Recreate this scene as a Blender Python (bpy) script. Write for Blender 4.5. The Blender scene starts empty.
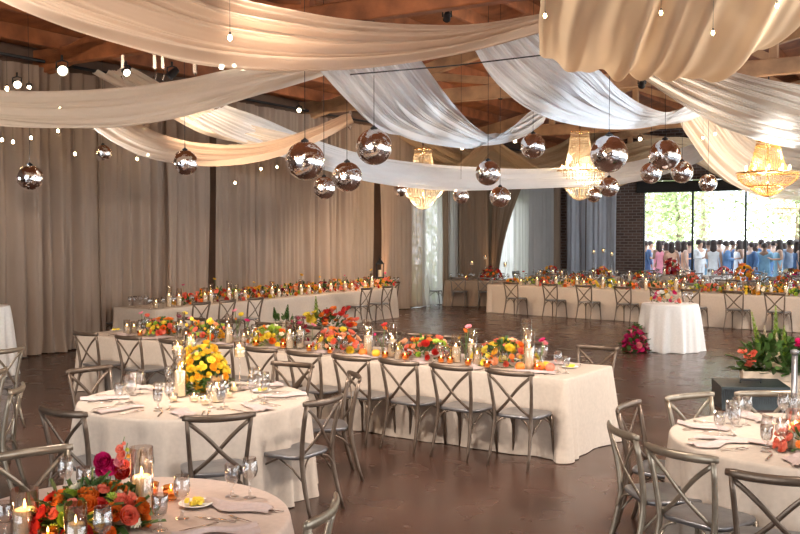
import bpy, math, random
from mathutils import Vector, Matrix
import numpy as np
random.seed(7)
sc = bpy.context.scene
COL = sc.collection
PI = math.pi
# ------------------------------------------------------------------ camera, sky, light
H = 2.08; F = 945.0; PITCH = math.atan(31/945)
cam = bpy.data.cameras.new('camera'); co = bpy.data.objects.new('camera', cam); COL.objects.link(co)
co.location = (0, 0, H); co.rotation_euler = (PI/2-PITCH, 0, 0)
cam.lens = F/800*36; cam.sensor_width = 36; cam.clip_end = 400
sc.camera = co
sc.view_settings.view_transform = 'Standard'; sc.view_settings.look = 'None'
sc.view_settings.gamma = 1; sc.view_settings.exposure = 0.55
world = bpy.data.worlds.new('sky'); sc.world = world; world.use_nodes = True
wn = world.node_tree.nodes; wl = world.node_tree.links
bg = wn['Background']; bg.inputs[1].default_value = 3.4
tc = wn.new('ShaderNodeTexCoord'); sx = wn.new('ShaderNodeSeparateXYZ'); cr = wn.new('ShaderNodeValToRGB')
wl.new(tc.outputs['Generated'], sx.inputs[0]); wl.new(sx.outputs['Z'], cr.inputs[0])
cr.color_ramp.elements[0].color = (.93, .97, 1, 1); cr.color_ramp.elements[1].color = (.74, .87, 1, 1)
wl.new(cr.outputs[0], bg.inputs[0])
AX = math.radians(31.5)                       # the room stands turned against the view
A = Vector((math.sin(AX), math.cos(AX), 0)); B = Vector((math.cos(AX), -math.sin(AX), 0))
RZ = -AX                                      # z rotation that takes local x to B and local y to A
BL = -14.27; BR = 9.0; AB = 35.6; AF = -5.0
def R(a, b, z=0): return A*a + B*b + Vector((0, 0, z))
def light(kind, name, loc, power, color, size=.15, target=None, angle=100, blend=.6):
    l = bpy.data.lights.new(name, kind); l.energy = power; l.color = color
    l.shadow_soft_size = size
    o = bpy.data.objects.new(name, l); COL.objects.link(o); o.location = loc
    if target is not None:
        d = Vector(target)-Vector(loc); o.rotation_euler = d.to_track_quat('-Z', 'Y').to_euler()
    if kind == 'SPOT': l.spot_size = math.radians(angle); l.spot_blend = blend
    return o
WARM = (1, .76, .54); NEUT = (1, .89, .79); COOL = (.80, .90, 1)
sun = bpy.data.lights.new('sun', 'SUN'); sun.energy = 5.5; sun.angle = .03; sun.color = (1, .96, .88)
so = bpy.data.objects.new('sun', sun); COL.objects.link(so)
so.rotation_euler = Vector((.35, .62, -.75)).to_track_quat('-Z', 'Y').to_euler()
# stage spots on the trusses, plus unseen fill spots added off them
SPOTS = [  # a, b, z, power, colour, target(a,b,z), cone
    (11.0, -11.0, 4.95, 700, WARM, (17, -9, 0), 110),
    (7.5, -6.3, 4.95, 220, NEUT, (11, -6.5, 0), 110),  # added lamp on no truss, out of frame, without a fixture
    (11.0, 0.5, 4.8, 1500, NEUT, (9.5, -5, 0), 100),
    (3.6, -4.5, 5.0, 1000, NEUT, (8, -3.5, 0), 110),
    (3.6, 1.0, 5.0, 800, NEUT, (6, 0, 0), 110),
    (3.6, -9.0, 5.0, 800, WARM, (12, -10, 1), 110),
    (18.6, -12.2, 4.8, 900, WARM, (19, -11, 0), 120),
    (18.6, -1.2, 4.8, 1500, NEUT, (19, -6.5, 0), 110),
    (26.2, -9.0, 4.95, 700, NEUT, (27, -8, 0), 120),
    (3.6, -2.0, 4.6, 320, WARM, (9, -1.5, 4.6), 90),
    (14.2, -.2, 2.2, 2300, COOL, (14.6, -5.6, 4.0), 38),  # unseen cool fill added below the trusses to brighten the white swags
    (16.5, .6, 3.0, 350, COOL, (16, -3.5, 4.6), 70),  # weaker unseen fill added at the right for the swags
    (8.6, -13.0, 3.0, 1700, COOL, (13.4, -7.6, 4.4), 34),  # unseen cool fill added at the left for the central white swag
    (26, -2.5, 3.4, 1900, COOL, (35, -11.5, 2.2), 60),  # unseen cool fill added to brighten the back wall drapes
    (3.6, -6.5, 4.2, 1100, NEUT, (10, -6.5, 0), 90),
    (6.0, 0.2, 4.2, 900, NEUT, (9.5, -4, 0), 90),
]
for i, (a, b, z, p, c, t, an) in enumerate(SPOTS):
    light('SPOT', 'stage_and_fill_spot', R(a, b, z), p*.55, c, .15, R(*t), an)
UPL = [(15.0, 14, (1, .45, .12)), (21.7, 14, (1, .42, .12)), (17.7, 5, (1, .8, .6)), (19.3, 5, (1, .8, .6)), (28.0, 8, (1, .6, .3))]

# ------------------------------------------------------------------ pixel helpers (photo pixel -> place)
cp, sp = math.cos(PITCH), math.sin(PITCH)
def ray(u, v):
    x = (u-400)/F; y = (267-v)/F
    return Vector((x, cp + y*sp, -sp + y*cp))
def P(u, v, z=.76):
    d = ray(u, v); t = (z-H)/d.z; return Vector((d.x*t, d.y*t, z))
def Q(u, v, Y):
    d = ray(u, v); t = Y/d.y; return Vector((d.x*t, Y, H+d.z*t))
def on_line(u, p, d, z=.8):
    k = (u-400)/F      # x = k*(Y cp + (H-z) sp)
    t = (k*(p[1]*cp + (H-z)*sp) - p[0])/(d[0]-k*d[1]*cp)
    return Vector((p[0]+d[0]*t, p[1]+d[1]*t, 0))

# ------------------------------------------------------------------ materials
def mat(name, color, rough=.6, metal=0, noise=None, var=.12, bump=0, bscale=60, spec=.5, trans=0, emit=0, ecol=None, sheen=0, coat=0):
    m = bpy.data.materials.new(name); m.use_nodes = True
    nt = m.node_tree; N = nt.nodes; L = nt.links; b = N['Principled BSDF']
    b.inputs['Roughness'].default_value = rough; b.inputs['Metallic'].default_value = metal
    b.inputs['Specular IOR Level'].default_value = spec
    t = N.new('ShaderNodeTexCoord'); n = N.new('ShaderNodeTexNoise'); n.inputs['Scale'].default_value = noise or 6
    n.inputs['Detail'].default_value = 3
    L.new(t.outputs['Object'], n.inputs[0])
    r = N.new('ShaderNodeValToRGB'); c = color
    r.color_ramp.elements[0].position = .3; r.color_ramp.elements[1].position = .7
    r.color_ramp.elements[0].color = (c[0]*(1-var), c[1]*(1-var), c[2]*(1-var), 1)
    r.color_ramp.elements[1].color = (min(1, c[0]*(1+var)), min(1, c[1]*(1+var)), min(1, c[2]*(1+var)), 1)
    L.new(n.outputs[0], r.inputs[0]); L.new(r.outputs[0], b.inputs['Base Color'])
    if bump:
        n2 = N.new('ShaderNodeTexNoise'); n2.inputs['Scale'].default_value = bscale; L.new(t.outputs['Object'], n2.inputs[0])
        bp = N.new('ShaderNodeBump'); bp.inputs['Strength'].default_value = bump; bp.inputs['Distance'].default_value = .01
        L.new(n2.outputs[0], bp.inputs['Height']); L.new(bp.outputs[0], b.inputs['Normal'])
    if emit:
        b.inputs['Emission Color'].default_value = (*(ecol or color), 1); b.inputs['Emission Strength'].default_value = emit
    if coat: b.inputs['Coat Weight'].default_value = coat
    return m
def sheer(name, color, transp=.2, transl=.45, noise=3, var=.06, weave=0):
    m = bpy.data.materials.new(name); m.use_nodes = True
    nt = m.node_tree; N = nt.nodes; L = nt.links
    for n in list(N): N.remove(n)
    out = N.new('ShaderNodeOutputMaterial'); d = N.new('ShaderNodeBsdfDiffuse'); tl = N.new('ShaderNodeBsdfTranslucent')
    tr = N.new('ShaderNodeBsdfTransparent'); m1 = N.new('ShaderNodeMixShader'); m2 = N.new('ShaderNodeMixShader')
    t = N.new('ShaderNodeTexCoord'); n = N.new('ShaderNodeTexNoise'); n.inputs['Scale'].default_value = noise
    L.new(t.outputs['Object'], n.inputs[0]); r = N.new('ShaderNodeValToRGB'); c = color
    r.color_ramp.elements[0].color = (c[0]*(1-var), c[1]*(1-var), c[2]*(1-var), 1)
    r.color_ramp.elements[1].color = (min(1, c[0]*(1+var)), min(1, c[1]*(1+var)), min(1, c[2]*(1+var)), 1)
    L.new(n.outputs[0], r.inputs[0]); L.new(r.outputs[0], d.inputs[0]); L.new(r.outputs[0], tl.inputs[0])
    m1.inputs[0].default_value = transl; L.new(d.outputs[0], m1.inputs[1]); L.new(tl.outputs[0], m1.inputs[2])
    m2.inputs[0].default_value = transp; L.new(m1.outputs[0], m2.inputs[1]); L.new(tr.outputs[0], m2.inputs[2])
    L.new(m2.outputs[0], out.inputs[0])
    return m
def glassy(name, tint=(1, 1, 1), gloss=.22, rough=.02, fres=1.35):
    m = bpy.data.materials.new(name); m.use_nodes = True
    nt = m.node_tree; N = nt.nodes; L = nt.links
    for n in list(N): N.remove(n)
    out = N.new('ShaderNodeOutputMaterial'); g = N.new('ShaderNodeBsdfGlossy'); g.inputs['Roughness'].default_value = rough
    tr = N.new('ShaderNodeBsdfTransparent'); tr.inputs[0].default_value = (*tint, 1)
    fr = N.new('ShaderNodeLayerWeight'); fr.inputs[0].default_value = .5; pw = N.new('ShaderNodeMath'); pw.operation = 'POWER'; pw.inputs[1].default_value = 2.0
    L.new(fr.outputs['Facing'], pw.inputs[0]); ad = N.new('ShaderNodeMath'); ad.operation = 'MULTIPLY_ADD'; ad.inputs[1].default_value = .8; ad.inputs[2].default_value = gloss*.6; ad.use_clamp = True
    mx = N.new('ShaderNodeMixShader'); L.new(pw.outputs[0], ad.inputs[0]); L.new(ad.outputs[0], mx.inputs[0])
    L.new(tr.outputs[0], mx.inputs[1]); L.new(g.outputs[0], mx.inputs[2]); L.new(mx.outputs[0], out.inputs[0])
    return m
M = {}
M['chair'] = mat('brushed_pewter_wood', (.155, .112, .082), .33, .6, 14, .18, .15, 90)
M['chair_pale'] = mat('champagne_metal', (.30, .25, .19), .30, .65, 14, .15, .15, 90)
M['seat'] = mat('seat_metal', (.22, .215, .22), .28, .6, 9, .15, .1, 50)
M['chair_dark'] = mat('far_chair_metal', (.20, .17, .15), .4, .5, 14, .15)
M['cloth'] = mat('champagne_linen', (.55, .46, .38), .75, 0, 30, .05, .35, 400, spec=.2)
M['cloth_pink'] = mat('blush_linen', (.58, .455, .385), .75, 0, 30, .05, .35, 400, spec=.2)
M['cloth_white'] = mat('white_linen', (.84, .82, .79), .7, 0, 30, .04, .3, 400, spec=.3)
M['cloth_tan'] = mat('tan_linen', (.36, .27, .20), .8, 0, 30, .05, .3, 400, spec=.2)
M['napkin'] = mat('mauve_napkin', (.52, .41, .38), .8, 0, 40, .08, .3, 200)
M['steel'] = mat('cutlery', (.55, .48, .42), .25, .9, 40, .1)
M['glass'] = glassy('clear_glass'); M['pane'] = glassy('window_glass', (.98, .99, 1), .0)
M['wax'] = mat('ivory_wax', (.95, .74, .48), .5, 0, 20, .04, emit=0)
M['flame'] = mat('flame', (1, .75, .35), .5, emit=22, ecol=(1, .62, .22))
M['gold'] = mat('gold_metal', (.75, .5, .22), .3, .9, 20, .1)
M['bulb'] = mat('warm_bulb', (1, .8, .5), .5, emit=30, ecol=(1, .72, .38))
M['lens'] = mat('lamp_lens', (1, .9, .7), .5, emit=12, ecol=(1, .85, .6))
M['black'] = mat('black_metal', (.02, .02, .022), .45, .3, 30, .2)
M['mirror'] = None
M['wood_dark'] = mat('redwood_timber', (.34, .115, .04), .6, 0, 3, .35, .4, 30)
M['wood_light'] = mat('pale_daylit_timber', (.55, .33, .18), .6, 0, 3, .25, .4, 30)  # the red timber again, paler, with daylight put into the colour
M['planter'] = mat('planter_wood', (.62, .50, .38), .7, 0, 8, .15, .3, 60)
M['brass'] = mat('crystal_frame', (.85, .6, .3), .25, .9, 30, .1)
M['leaf'] = mat('leaf_green', (.07, .14, .03), .5, 0, 12, .35)
M['leaf_lime'] = mat('leaf_lime', (.25, .36, .05), .5, 0, 12, .3)
M['stem'] = mat('stem_green', (.12, .2, .05), .6, 0, 12, .2)
PALC = dict(yellow=(.9, .66, .06), gold=(.88, .46, .03), orange=(.85, .20, .02), coral=(.85, .20, .12), peach=(.9, .42, .22),
            red=(.62, .03, .02), magenta=(.62, .01, .14), pink=(.85, .28, .32), cream=(.9, .78, .58), lime=(.42, .55, .06),
            burgundy=(.25, .01, .03), white=(.9, .86, .8))
for k, c in PALC.items(): M[k] = mat(k+'_petal', c, .55, 0, 25, .18)
def mirror_mat(tint, sc_=1):
    m = bpy.data.materials.new('mirror_tiles'); m.use_nodes = True
    nt = m.node_tree; N = nt.nodes; L = nt.links; b = N['Principled BSDF']
    b.inputs['Metallic'].default_value = 1; b.inputs['Roughness'].default_value = .05; b.inputs['Base Color'].default_value = (*tint, 1)
    t = N.new('ShaderNodeTexCoord'); n = N.new('ShaderNodeTexNoise'); n.inputs['Scale'].default_value = 5
    L.new(t.outputs['Object'], n.inputs[0]); bp = N.new('ShaderNodeBump'); bp.inputs['Strength'].default_value = .5; bp.inputs['Distance'].default_value = .035
    L.new(n.outputs[0], bp.inputs['Height']); L.new(bp.outputs[0], b.inputs['Normal'])
    return m
M['mirror'] = mirror_mat((.97, .95, .96))

# ------------------------------------------------------------------ mesh builder
class MB:
    def __init__(s): s.v = []; s.f = []; s.sm = []
    def add(s, vs, fs, smooth=True, mx=None):
        o = len(s.v)
        if mx is not None: vs = [mx @ Vector(v) for v in vs]
        s.v += [tuple(v) for v in vs]; s.f += [tuple(i+o for i in f) for f in fs]; s.sm += [smooth]*len(fs); return s
    def box(s, c, d, rot=0, mx=None):
        x, y, z = d[0]/2, d[1]/2, d[2]/2; e = min(x, y, z)*.18
        vs = []; 
        for sz in (-1, 1):
            for (ex, ez) in ((e, 0), (0, e)) if sz < 0 else ((0, e), (e, 0)):
                pass
        # bevelled box: eight corners, three verts each
        idx = {}
        for i in (-1, 1):
            for j in (-1, 1):
                for k in (-1, 1):
                    idx[(i, j, k, 0)] = len(vs); vs.append((i*x, j*(y-e), k*(z-e)))
                    idx[(i, j, k, 1)] = len(vs); vs.append((i*(x-e), j*y, k*(z-e)))
                    idx[(i, j, k, 2)] = len(vs); vs.append((i*(x-e), j*(y-e), k*z))
        g = lambda i, j, k, a: idx[(i, j, k, a)]
        fs = []
        for i in (-1, 1): fs.append((g(i, -1, -1, 0), g(i, 1, -1, 0), g(i, 1, 1, 0), g(i, -1, 1, 0))[::i])
        for j in (-1, 1): fs.append((g(-1, j, -1, 1), g(1, j, -1, 1), g(1, j, 1, 1), g(-1, j, 1, 1))[::-j])
        for k in (-1, 1): fs.append((g(-1, -1, k, 2), g(1, -1, k, 2), g(1, 1, k, 2), g(-1, 1, k, 2))[::k])
        for i in (-1, 1):
            for j in (-1, 1): fs.append((g(i, j, -1, 0), g(i, j, 1, 0), g(i, j, 1, 1), g(i, j, -1, 1))[::-i*j])
        for i in (-1, 1):
            for k in (-1, 1): fs.append((g(i, -1, k, 0), g(i, 1, k, 0), g(i, 1, k, 2), g(i, -1, k, 2))[::i*k])
        for j in (-1, 1):
            for k in (-1, 1): fs.append((g(-1, j, k, 1), g(1, j, k, 1), g(1, j, k, 2), g(-1, j, k, 2))[::-j*k])
        for i in (-1, 1):
            for j in (-1, 1):
                for k in (-1, 1): fs.append((g(i, j, k, 0), g(i, j, k, 1), g(i, j, k, 2))[::i*j*k])
        mm = Matrix.Translation(c) @ Matrix.Rotation(rot, 4, 'Z')
        if mx is not None: mm = mx @ mm
        return s.add(vs, fs, False, mm)
    def tube(s, pts, r, n=8, flat=1.0, up=None):
        pts = [Vector(p) for p in pts]; k = len(pts); rs = r if isinstance(r, (list, tuple)) else [r]*k
        vs = []; fs = []; prev = None
        for i, p in enumerate(pts):
            t = (pts[min(i+1, k-1)]-pts[max(i-1, 0)]).normalized()
            if prev is None:
                u = Vector(up) if up else (Vector((0, 0, 1)) if abs(t.z) < .9 else Vector((1, 0, 0)))
            else: u = prev
            u = (u - t*u.dot(t)).normalized(); w = t.cross(u); prev = u
            for j in range(n):
                a = 2*PI*j/n; vs.append(p + u*math.cos(a)*rs[i]*flat + w*math.sin(a)*rs[i])
        for i in range(k-1):
            for j in range(n):
                a = i*n+j; b = i*n+(j+1) % n; fs.append((a, b, b+n, a+n))
        fs.append(tuple(range(n))[::-1]); fs.append(tuple(range((k-1)*n, k*n)))
        return s.add(vs, fs)
    def lathe(s, prof, n=16, c=(0, 0, 0), caps=True):
        vs = []; fs = []; k = len(prof)
        for (r, z) in prof:
            for j in range(n):
                a = 2*PI*j/n; vs.append((c[0]+r*math.cos(a), c[1]+r*math.sin(a), c[2]+z))
        for i in range(k-1):
            for j in range(n):
                a = i*n+j; b = i*n+(j+1) % n; fs.append((a, b, b+n, a+n))
        if caps:
            if prof[0][0] > 1e-4: fs.append(tuple(range(n))[::-1])
            if prof[-1][0] > 1e-4: fs.append(tuple(range((k-1)*n, k*n)))
        return s.add(vs, fs)
    def grid(s, pf, nu, nv):
        vs = [pf(i/nu, j/nv) for j in range(nv+1) for i in range(nu+1)]
        fs = [(j*(nu+1)+i, j*(nu+1)+i+1, (j+1)*(nu+1)+i+1, (j+1)*(nu+1)+i) for j in range(nv) for i in range(nu)]
        return s.add(vs, fs)
    def mesh(s, name):
        me = bpy.data.meshes.new(name); me.from_pydata(s.v, [], s.f); me.update()
        me.polygons.foreach_set('use_smooth', s.sm); return me
def put(o, parent=None):
    COL.objects.link(o)
    if parent: o.parent = parent
    return o
def ob(name, me, m=None, parent=None, loc=(0, 0, 0), rot=(0, 0, 0), scale=None):
    if isinstance(me, MB): me = me.mesh(name)
    o = bpy.data.objects.new(name, me)
    if m is not None:
        mm = M[m] if isinstance(m, str) else m
        if not me.materials: me.materials.append(mm)
        if me.materials[0] != mm:
            put(o, parent); o.material_slots[0].link = 'OBJECT'; o.material_slots[0].material = mm
            o.location = loc; o.rotation_euler = rot
            if scale: o.scale = scale if isinstance(scale, (tuple, Vector)) else (scale,)*3
            return o
    o.location = loc; o.rotation_euler = rot
    if scale: o.scale = scale if isinstance(scale, (tuple, Vector)) else (scale,)*3
    return put(o, parent)
def tag(o, label=None, cat=None, group=None, kind=None):
    if label: o['label'] = label
    if cat: o['category'] = cat
    if group: o['group'] = group
    if kind: o['kind'] = kind
    return o
def empty(name, loc, rz=0, label=None, cat=None, group=None):
    o = bpy.data.objects.new(name, None); o.empty_display_size = .1; o.location = loc; o.rotation_euler = (0, 0, rz)
    COL.objects.link(o); return tag(o, label, cat, group)
KIDS = {}
def copy_tree(root):
    c = root.copy(); COL.objects.link(c)
    for ch in KIDS.get(root.name, root.children):
        d = ch.copy(); COL.objects.link(d); d.parent = c
    return c
ORD = ['first', 'second', 'third', 'fourth', 'fifth', 'sixth', 'seventh', 'eighth', 'ninth', 'tenth', 'eleventh', 'twelfth', 'thirteenth',
       'fourteenth', 'fifteenth', 'sixteenth', 'seventeenth', 'eighteenth', 'nineteenth', 'twentieth'] + ['%dth' % i for i in range(21, 60)]
def yaw(d): return math.atan2(-d[0], d[1])    # rotation taking local +Y to direction d
def struct(name, mb, m, **k):
    o = ob(name, mb, m, **k); o['kind'] = 'structure'; return o

# ------------------------------------------------------------------ room shell
def floor_mat():
    m = mat('stained_concrete', (.070, .036, .025), .30, 0, 1.6, .28, spec=.5)
    N = m.node_tree.nodes; L = m.node_tree.links; b = N['Principled BSDF']
    t = N.new('ShaderNodeTexCoord'); n = N.new('ShaderNodeTexNoise'); n.inputs['Scale'].default_value = 3.2; n.inputs['Detail'].default_value = 1.5
    L.new(t.outputs['Object'], n.inputs[0]); r = N.new('ShaderNodeMapRange'); r.inputs[3].default_value = .20; r.inputs[4].default_value = .32
    L.new(n.outputs[0], r.inputs[0]); L.new(r.outputs[0], b.inputs['Roughness'])
    return m
def brick_mat():
    m = mat('dark_brick', (.1, .06, .05), .8); N = m.node_tree.nodes; L = m.node_tree.links; b = N['Principled BSDF']
    t = N.new('ShaderNodeTexCoord'); mp = N.new('ShaderNodeMapping'); mp.inputs['Rotation'].default_value = (PI/2, 0, 0)
    br = N.new('ShaderNodeTexBrick'); br.inputs['Scale'].default_value = 1.0; br.inputs['Brick Width'].default_value = .32; br.inputs['Row Height'].default_value = .11
    br.inputs['Mortar Size'].default_value = .012
    br.inputs['Color1'].default_value = (.13, .075, .055, 1); br.inputs['Color2'].default_value = (.07, .04, .032, 1); br.inputs['Mortar'].default_value = (.2, .17, .15, 1)
    L.new(t.outputs['Object'], mp.inputs[0]); L.new(mp.outputs[0], br.inputs[0]); L.new(br.outputs[0], b.inputs['Base Color'])
    bp = N.new('ShaderNodeBump'); bp.inputs['Strength'].default_value = .5; bp.inputs['Distance'].default_value = .01; bp.invert = True
    L.new(br.outputs['Fac'], bp.inputs['Height']); L.new(bp.outputs[0], b.inputs['Normal'])
    return m
M['brick'] = brick_mat(); M['floor'] = floor_mat()
def rbox(a0, a1, b0, b1, z0, z1, mb=None):
    mb = mb or MB(); c = R((a0+a1)/2, (b0+b1)/2, (z0+z1)/2)
    return mb.box(c, (b1-b0, a1-a0, z1-z0), RZ)
def room_obj(name, boxes, m):   # boxes in room frame, object turned with the room
    mb = MB()
    for (a0, a1, b0, b1, z0, z1) in boxes: mb.box(((b0+b1)/2, (a0+a1)/2, (z0+z1)/2), (b1-b0, a1-a0, z1-z0))
    o = struct(name, mb, m); o.rotation_euler = (0, 0, RZ); return o
room_obj('floor', [(AF, AB+.3, BL-.3, BR+.3, -.2, 0)], 'floor')
def eave(b): return 6.0 + min(b-BL, -BL*1.0-b*1.0 + 14 if b > 2 else 99)*.16
# left wall with two window openings
W1 = (24.0, 25.9); W2 = (28.4, 31.6)
def wall_segments(a0, a1, ops, z1, zo0, zo1):
    out = []; x = a0
    for (p, q) in ops: out.append((x, p, 0, z1)); out.append((p, q, zo1, z1)); 
    return out
M['plaster'] = mat('dark_plaster', (.16, .10, .07), .85, 0, 2, .15)
segs = [(AF, W1[0], 0, 5.4), (W1[0], W1[1], 3.45, 5.4), (W1[1], W2[0], 0, 5.4), (W2[0], W2[1], 3.45, 5.4), (W2[1], AB, 0, 5.4)]
room_obj('wall_left', [(p, q, BL-.25, BL, z0, z1) for (p, q, z0, z1) in segs], 'plaster')
def pane_window(n, boxes_frame, boxes_pane):
    r = empty('window_%d' % n, (0, 0, 0), RZ); r['kind'] = 'structure'
    mb = MB()
    for (a0, a1, b0, b1, z0, z1) in boxes_frame: mb.box(((b0+b1)/2, (a0+a1)/2, (z0+z1)/2), (b1-b0, a1-a0, z1-z0))
    ob('window_frame', mb, 'black', r)
    for (a0, a1, b0, b1, z0, z1) in boxes_pane:
        mb = MB(); mb.box(((b0+b1)/2, (a0+a1)/2, (z0+z1)/2), (b1-b0, a1-a0, z1-z0)); ob('glass_pane', mb, 'pane', r)
for n, (p, q) in enumerate((W1, W2)):
    fr = [(p, q, BL-.2, BL-.1, 0, .08), (p, q, BL-.2, BL-.1, 3.37, 3.45)]
    for k in range(3):
        x = p+.03+(q-p-.06)*k/2; fr.append((x-.03, x+.03, BL-.2, BL-.1, .08, 3.37))
    pane_window(n+1, fr, [(p+.05, q-.05, BL-.155, BL-.145, .08, 3.37)])
# back wall: brick pier and the glass wall
def b_at(u, a=AB):
    k = (u-400)/F; Y = a/(A.x*k+A.y); return k*Y*B.x + Y*B.y
bw0, bw1 = b_at(622), b_at(643); hz = 3.72
room_obj('wall_back', [(AB, AB+.3, BL-.25, bw1, 0, 9.5), (AB, AB+.3, bw1, BR, hz+.45, 9.5)], 'brick')
room_obj('trim_1', [(AB-.12, AB+.2, bw1-.25, BR, hz, hz+.42)], 'black')
bm = [bw1, b_at(692), b_at(745), b_at(800), b_at(860), 0, 3, 6, 9]
for i in range(len(bm)-1):
    b0, b1 = bm[i], bm[i+1]
    pane_window(3+i, [(AB+.02, AB+.10, b0-.035, b0+.035, 0, hz), (AB+.02, AB+.10, b0+.04, b1-.04, 0, .08)], [(AB+.055, AB+.065, b0+.04, b1-.04, .08, hz)])
# right wall with tall openings to daylight, rear wall
rs = [(AF, -2, 0, 5.4)]
x = -2
while x < 30: rs += [(x, x+4.0, 4.6, 5.4), (x+4.0, x+4.4, 0, 5.4)]; x += 4.4
rs.append((x, AB, 0, 5.4))
room_obj('wall_right', [(p, q, BR, BR+.25, z0, z1) for (p, q, z0, z1) in rs], 'plaster')
room_obj('wall_rear', [(AF-.25, AF, BL-.25, -9, 0, 5.4), (AF-.25, AF, -7, BR, 3.8, 9.5), (AF-.25, AF, 1, BR, 0, 3.8), (AF-.25, AF, BL-.25, -9, 5.4, 9.5)], 'plaster')
# roof deck: two pitches, ridge at b = -1
RB = -1.0
def roofz(b): return 5.42 + ((b-BL) if b < RB else (RB-BL)-(b-RB)*1.3)*.225
rf = MB()
for (b0, b1) in ((BL-.4, RB), (RB, BR+.4)):
    vs = [R(a, b, roofz(b)+dz) for dz in (0, .12) for (a, b) in ((AF-.4, b0), (AB+.4, b0), (AB+.4, b1), (AF-.4, b1))]
    rf.add(vs, [(0, 1, 2, 3), (7, 6, 5, 4), (0, 4, 5, 1), (1, 5, 6, 2), (2, 6, 7, 3), (3, 7, 4, 0)], False)
struct('ceiling', rf, 'wood_dark')
def bar(name, p, q, w, h, m):
    p = Vector(p); q = Vector(q); d = q-p; L_ = d.length; mb = MB(); mb.box((0, 0, 0), (L_, w, h))
    o = struct(name, mb, m); o.location = (p+q)/2
    x = d.normalized(); z = Vector((0, 0, 1)); y = z.cross(x).normalized(); z = x.cross(y)
    o.rotation_euler = Matrix((x, y, z)).transposed().to_euler(); return o
b = -13.6
while b < 6:
    bar('roof_joist', R(AF, b, roofz(b)-.14), R(AB, b, roofz(b)-.14), .09, .26, 'wood_dark'); b += .95
for ti, (ta, tz) in enumerate(((3.6, 5.35), (11.0, 5.2), (18.6, 5.2), (26.2, 5.2), (33.5, 5.2))):
    mt = 'wood_dark' if ti in (0, 1) else 'wood_light'  # farther trusses take the daylit copy of the timber
    bar('truss_chord', R(ta, BL, tz), R(ta, BR, tz), .2, .30, mt)
    bar('truss_rafter', R(ta, BL, roofz(BL)-.42), R(ta, RB, roofz(RB)-.42), .2, .28, mt)
    bar('truss_rafter', R(ta, RB, roofz(RB)-.42), R(ta, BR, roofz(BR)-.42), .2, .28, mt)
    bs = [-13.3, -10.8, -8.3, -5.8, -3.3, -1, 2, 5]
    for i, b in enumerate(bs):
        bar('truss_post', R(ta, b, tz+.15), R(ta, b+.01, roofz(b)-.55), .14, .16, mt)
        if i < len(bs)-1:
            b2 = bs[i+1]; s = b < RB
            p, q = (R(ta, b, roofz(b)-.5), R(ta, b2, tz+.12)) if s else (R(ta, b, tz+.12), R(ta, b2, roofz(b2)-.5))
            bar('truss_diagonal', p, q, .12, .16, mt)
# ------------------------------------------------------------------ outside: terrace, trees, people
M['paving'] = mat('pale_paving', (.55, .53, .5), .8, 0, .6, .1)
room_obj('terrace', [(AB+.3, AB+40, BL-20, BR+20, -.2, 0)], 'paving')
room_obj('garden_ground', [(AF-5, AB+.3, BL-16, BL-.25, -.2, -.02)], mat('lawn', (.15, .2, .06), .9, 0, 3, .3))
M['tree_leaf'] = mat('tree_foliage', (.46, .54, .27), .6, 0, 1.5, .35)
M['bark'] = mat('bark', (.2, .15, .1), .9, 0, 6, .3, .5, 20)
def leafcloud(n, rad, size, lobes=None, rnd=random):
    mb = MB(); lobes = lobes or [((0, 0, 0), 1)]
    vs = []; fs = []
    for i in range(n):
        c, s = rnd.choice(lobes)
        d = Vector((rnd.gauss(0, 1), rnd.gauss(0, 1), rnd.gauss(0, 1))).normalized()*(.55+.45*rnd.random()**.5)*s
        p = Vector((c[0]+d.x*rad[0], c[1]+d.y*rad[1], c[2]+d.z*rad[2]))
        ax = Vector((rnd.gauss(0, 1), rnd.gauss(0, 1), rnd.gauss(0, .7)+.3)).normalized()
        up = Vector((rnd.gauss(0, 1), rnd.gauss(0, 1), rnd.gauss(0, 1))); w = ax.cross(up).normalized()
        l = size*(.7+.6*rnd.random()); nrm = ax.cross(w)
        o = len(vs)
        vs += [p, p+ax*l*.5+w*l*.3+nrm*l*.08, p+ax*l, p+ax*l*.5-w*l*.3+nrm*l*.08]
        fs.append((o, o+1, o+2, o+3))
    return mb.add(vs, fs)
TREES = [(48, -13, 7.5, 2.7), (52, -8, 9, 3.4), (48, -3.5, 7, 2.8), (51, 2.5, 8.5, 3.2), (48, 8, 6, 2.6), (57, -14, 11, 4), (60, -3, 11, 4.5)]
TREED = ['left of the brick pier line', 'rising behind the first glass pane', 'low and broad behind the second pane', 'tallest at the right of the glass', 'at the far right of the terrace', 'farthest to the left', 'tall and farthest back']
for (a, b, h, r), dsc in zip(TREES, TREED):
    t = empty('garden_tree', R(a, b, 0), 0, 'pale green leafy tree beyond the terrace, '+dsc, 'tree', 'trees beyond the terrace')
    mb = MB(); mb.tube([(0, 0, 0), (.1, 0, h*.3), (-.1, .1, h*.6)], [.2, .15, .06]); ob('trunk', mb, 'bark', t)
    lob = [((random.uniform(-1, 1)*r*.6, random.uniform(-1, 1)*r*.6, h*.6+random.uniform(-1, 1)*h*.3), random.uniform(.35, .7)) for _ in range(14)]
    ob('crown', leafcloud(3200, (r, r, h*.45), .26, lob), 'tree_leaf', t)
for i, (a, hh) in enumerate(((24.9, 3.8), (30.2, 4.6))):
    t = empty('garden_shrub', R(a, BL-3.2, 0), 0, 'green shrub outside the %s sheer-curtained window of the left wall' % ('nearer', 'farther')[i], 'shrub')
    mb = MB(); mb.tube([(0, 0, 0), (0, 0, hh*.6)], .06); ob('stem', mb, 'bark', t)
    ob('foliage', leafcloud(1500, (1.5, 1.5, hh*.5), .2, [((0, 0, hh*.5), 1)]), 'tree_leaf', t)

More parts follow.
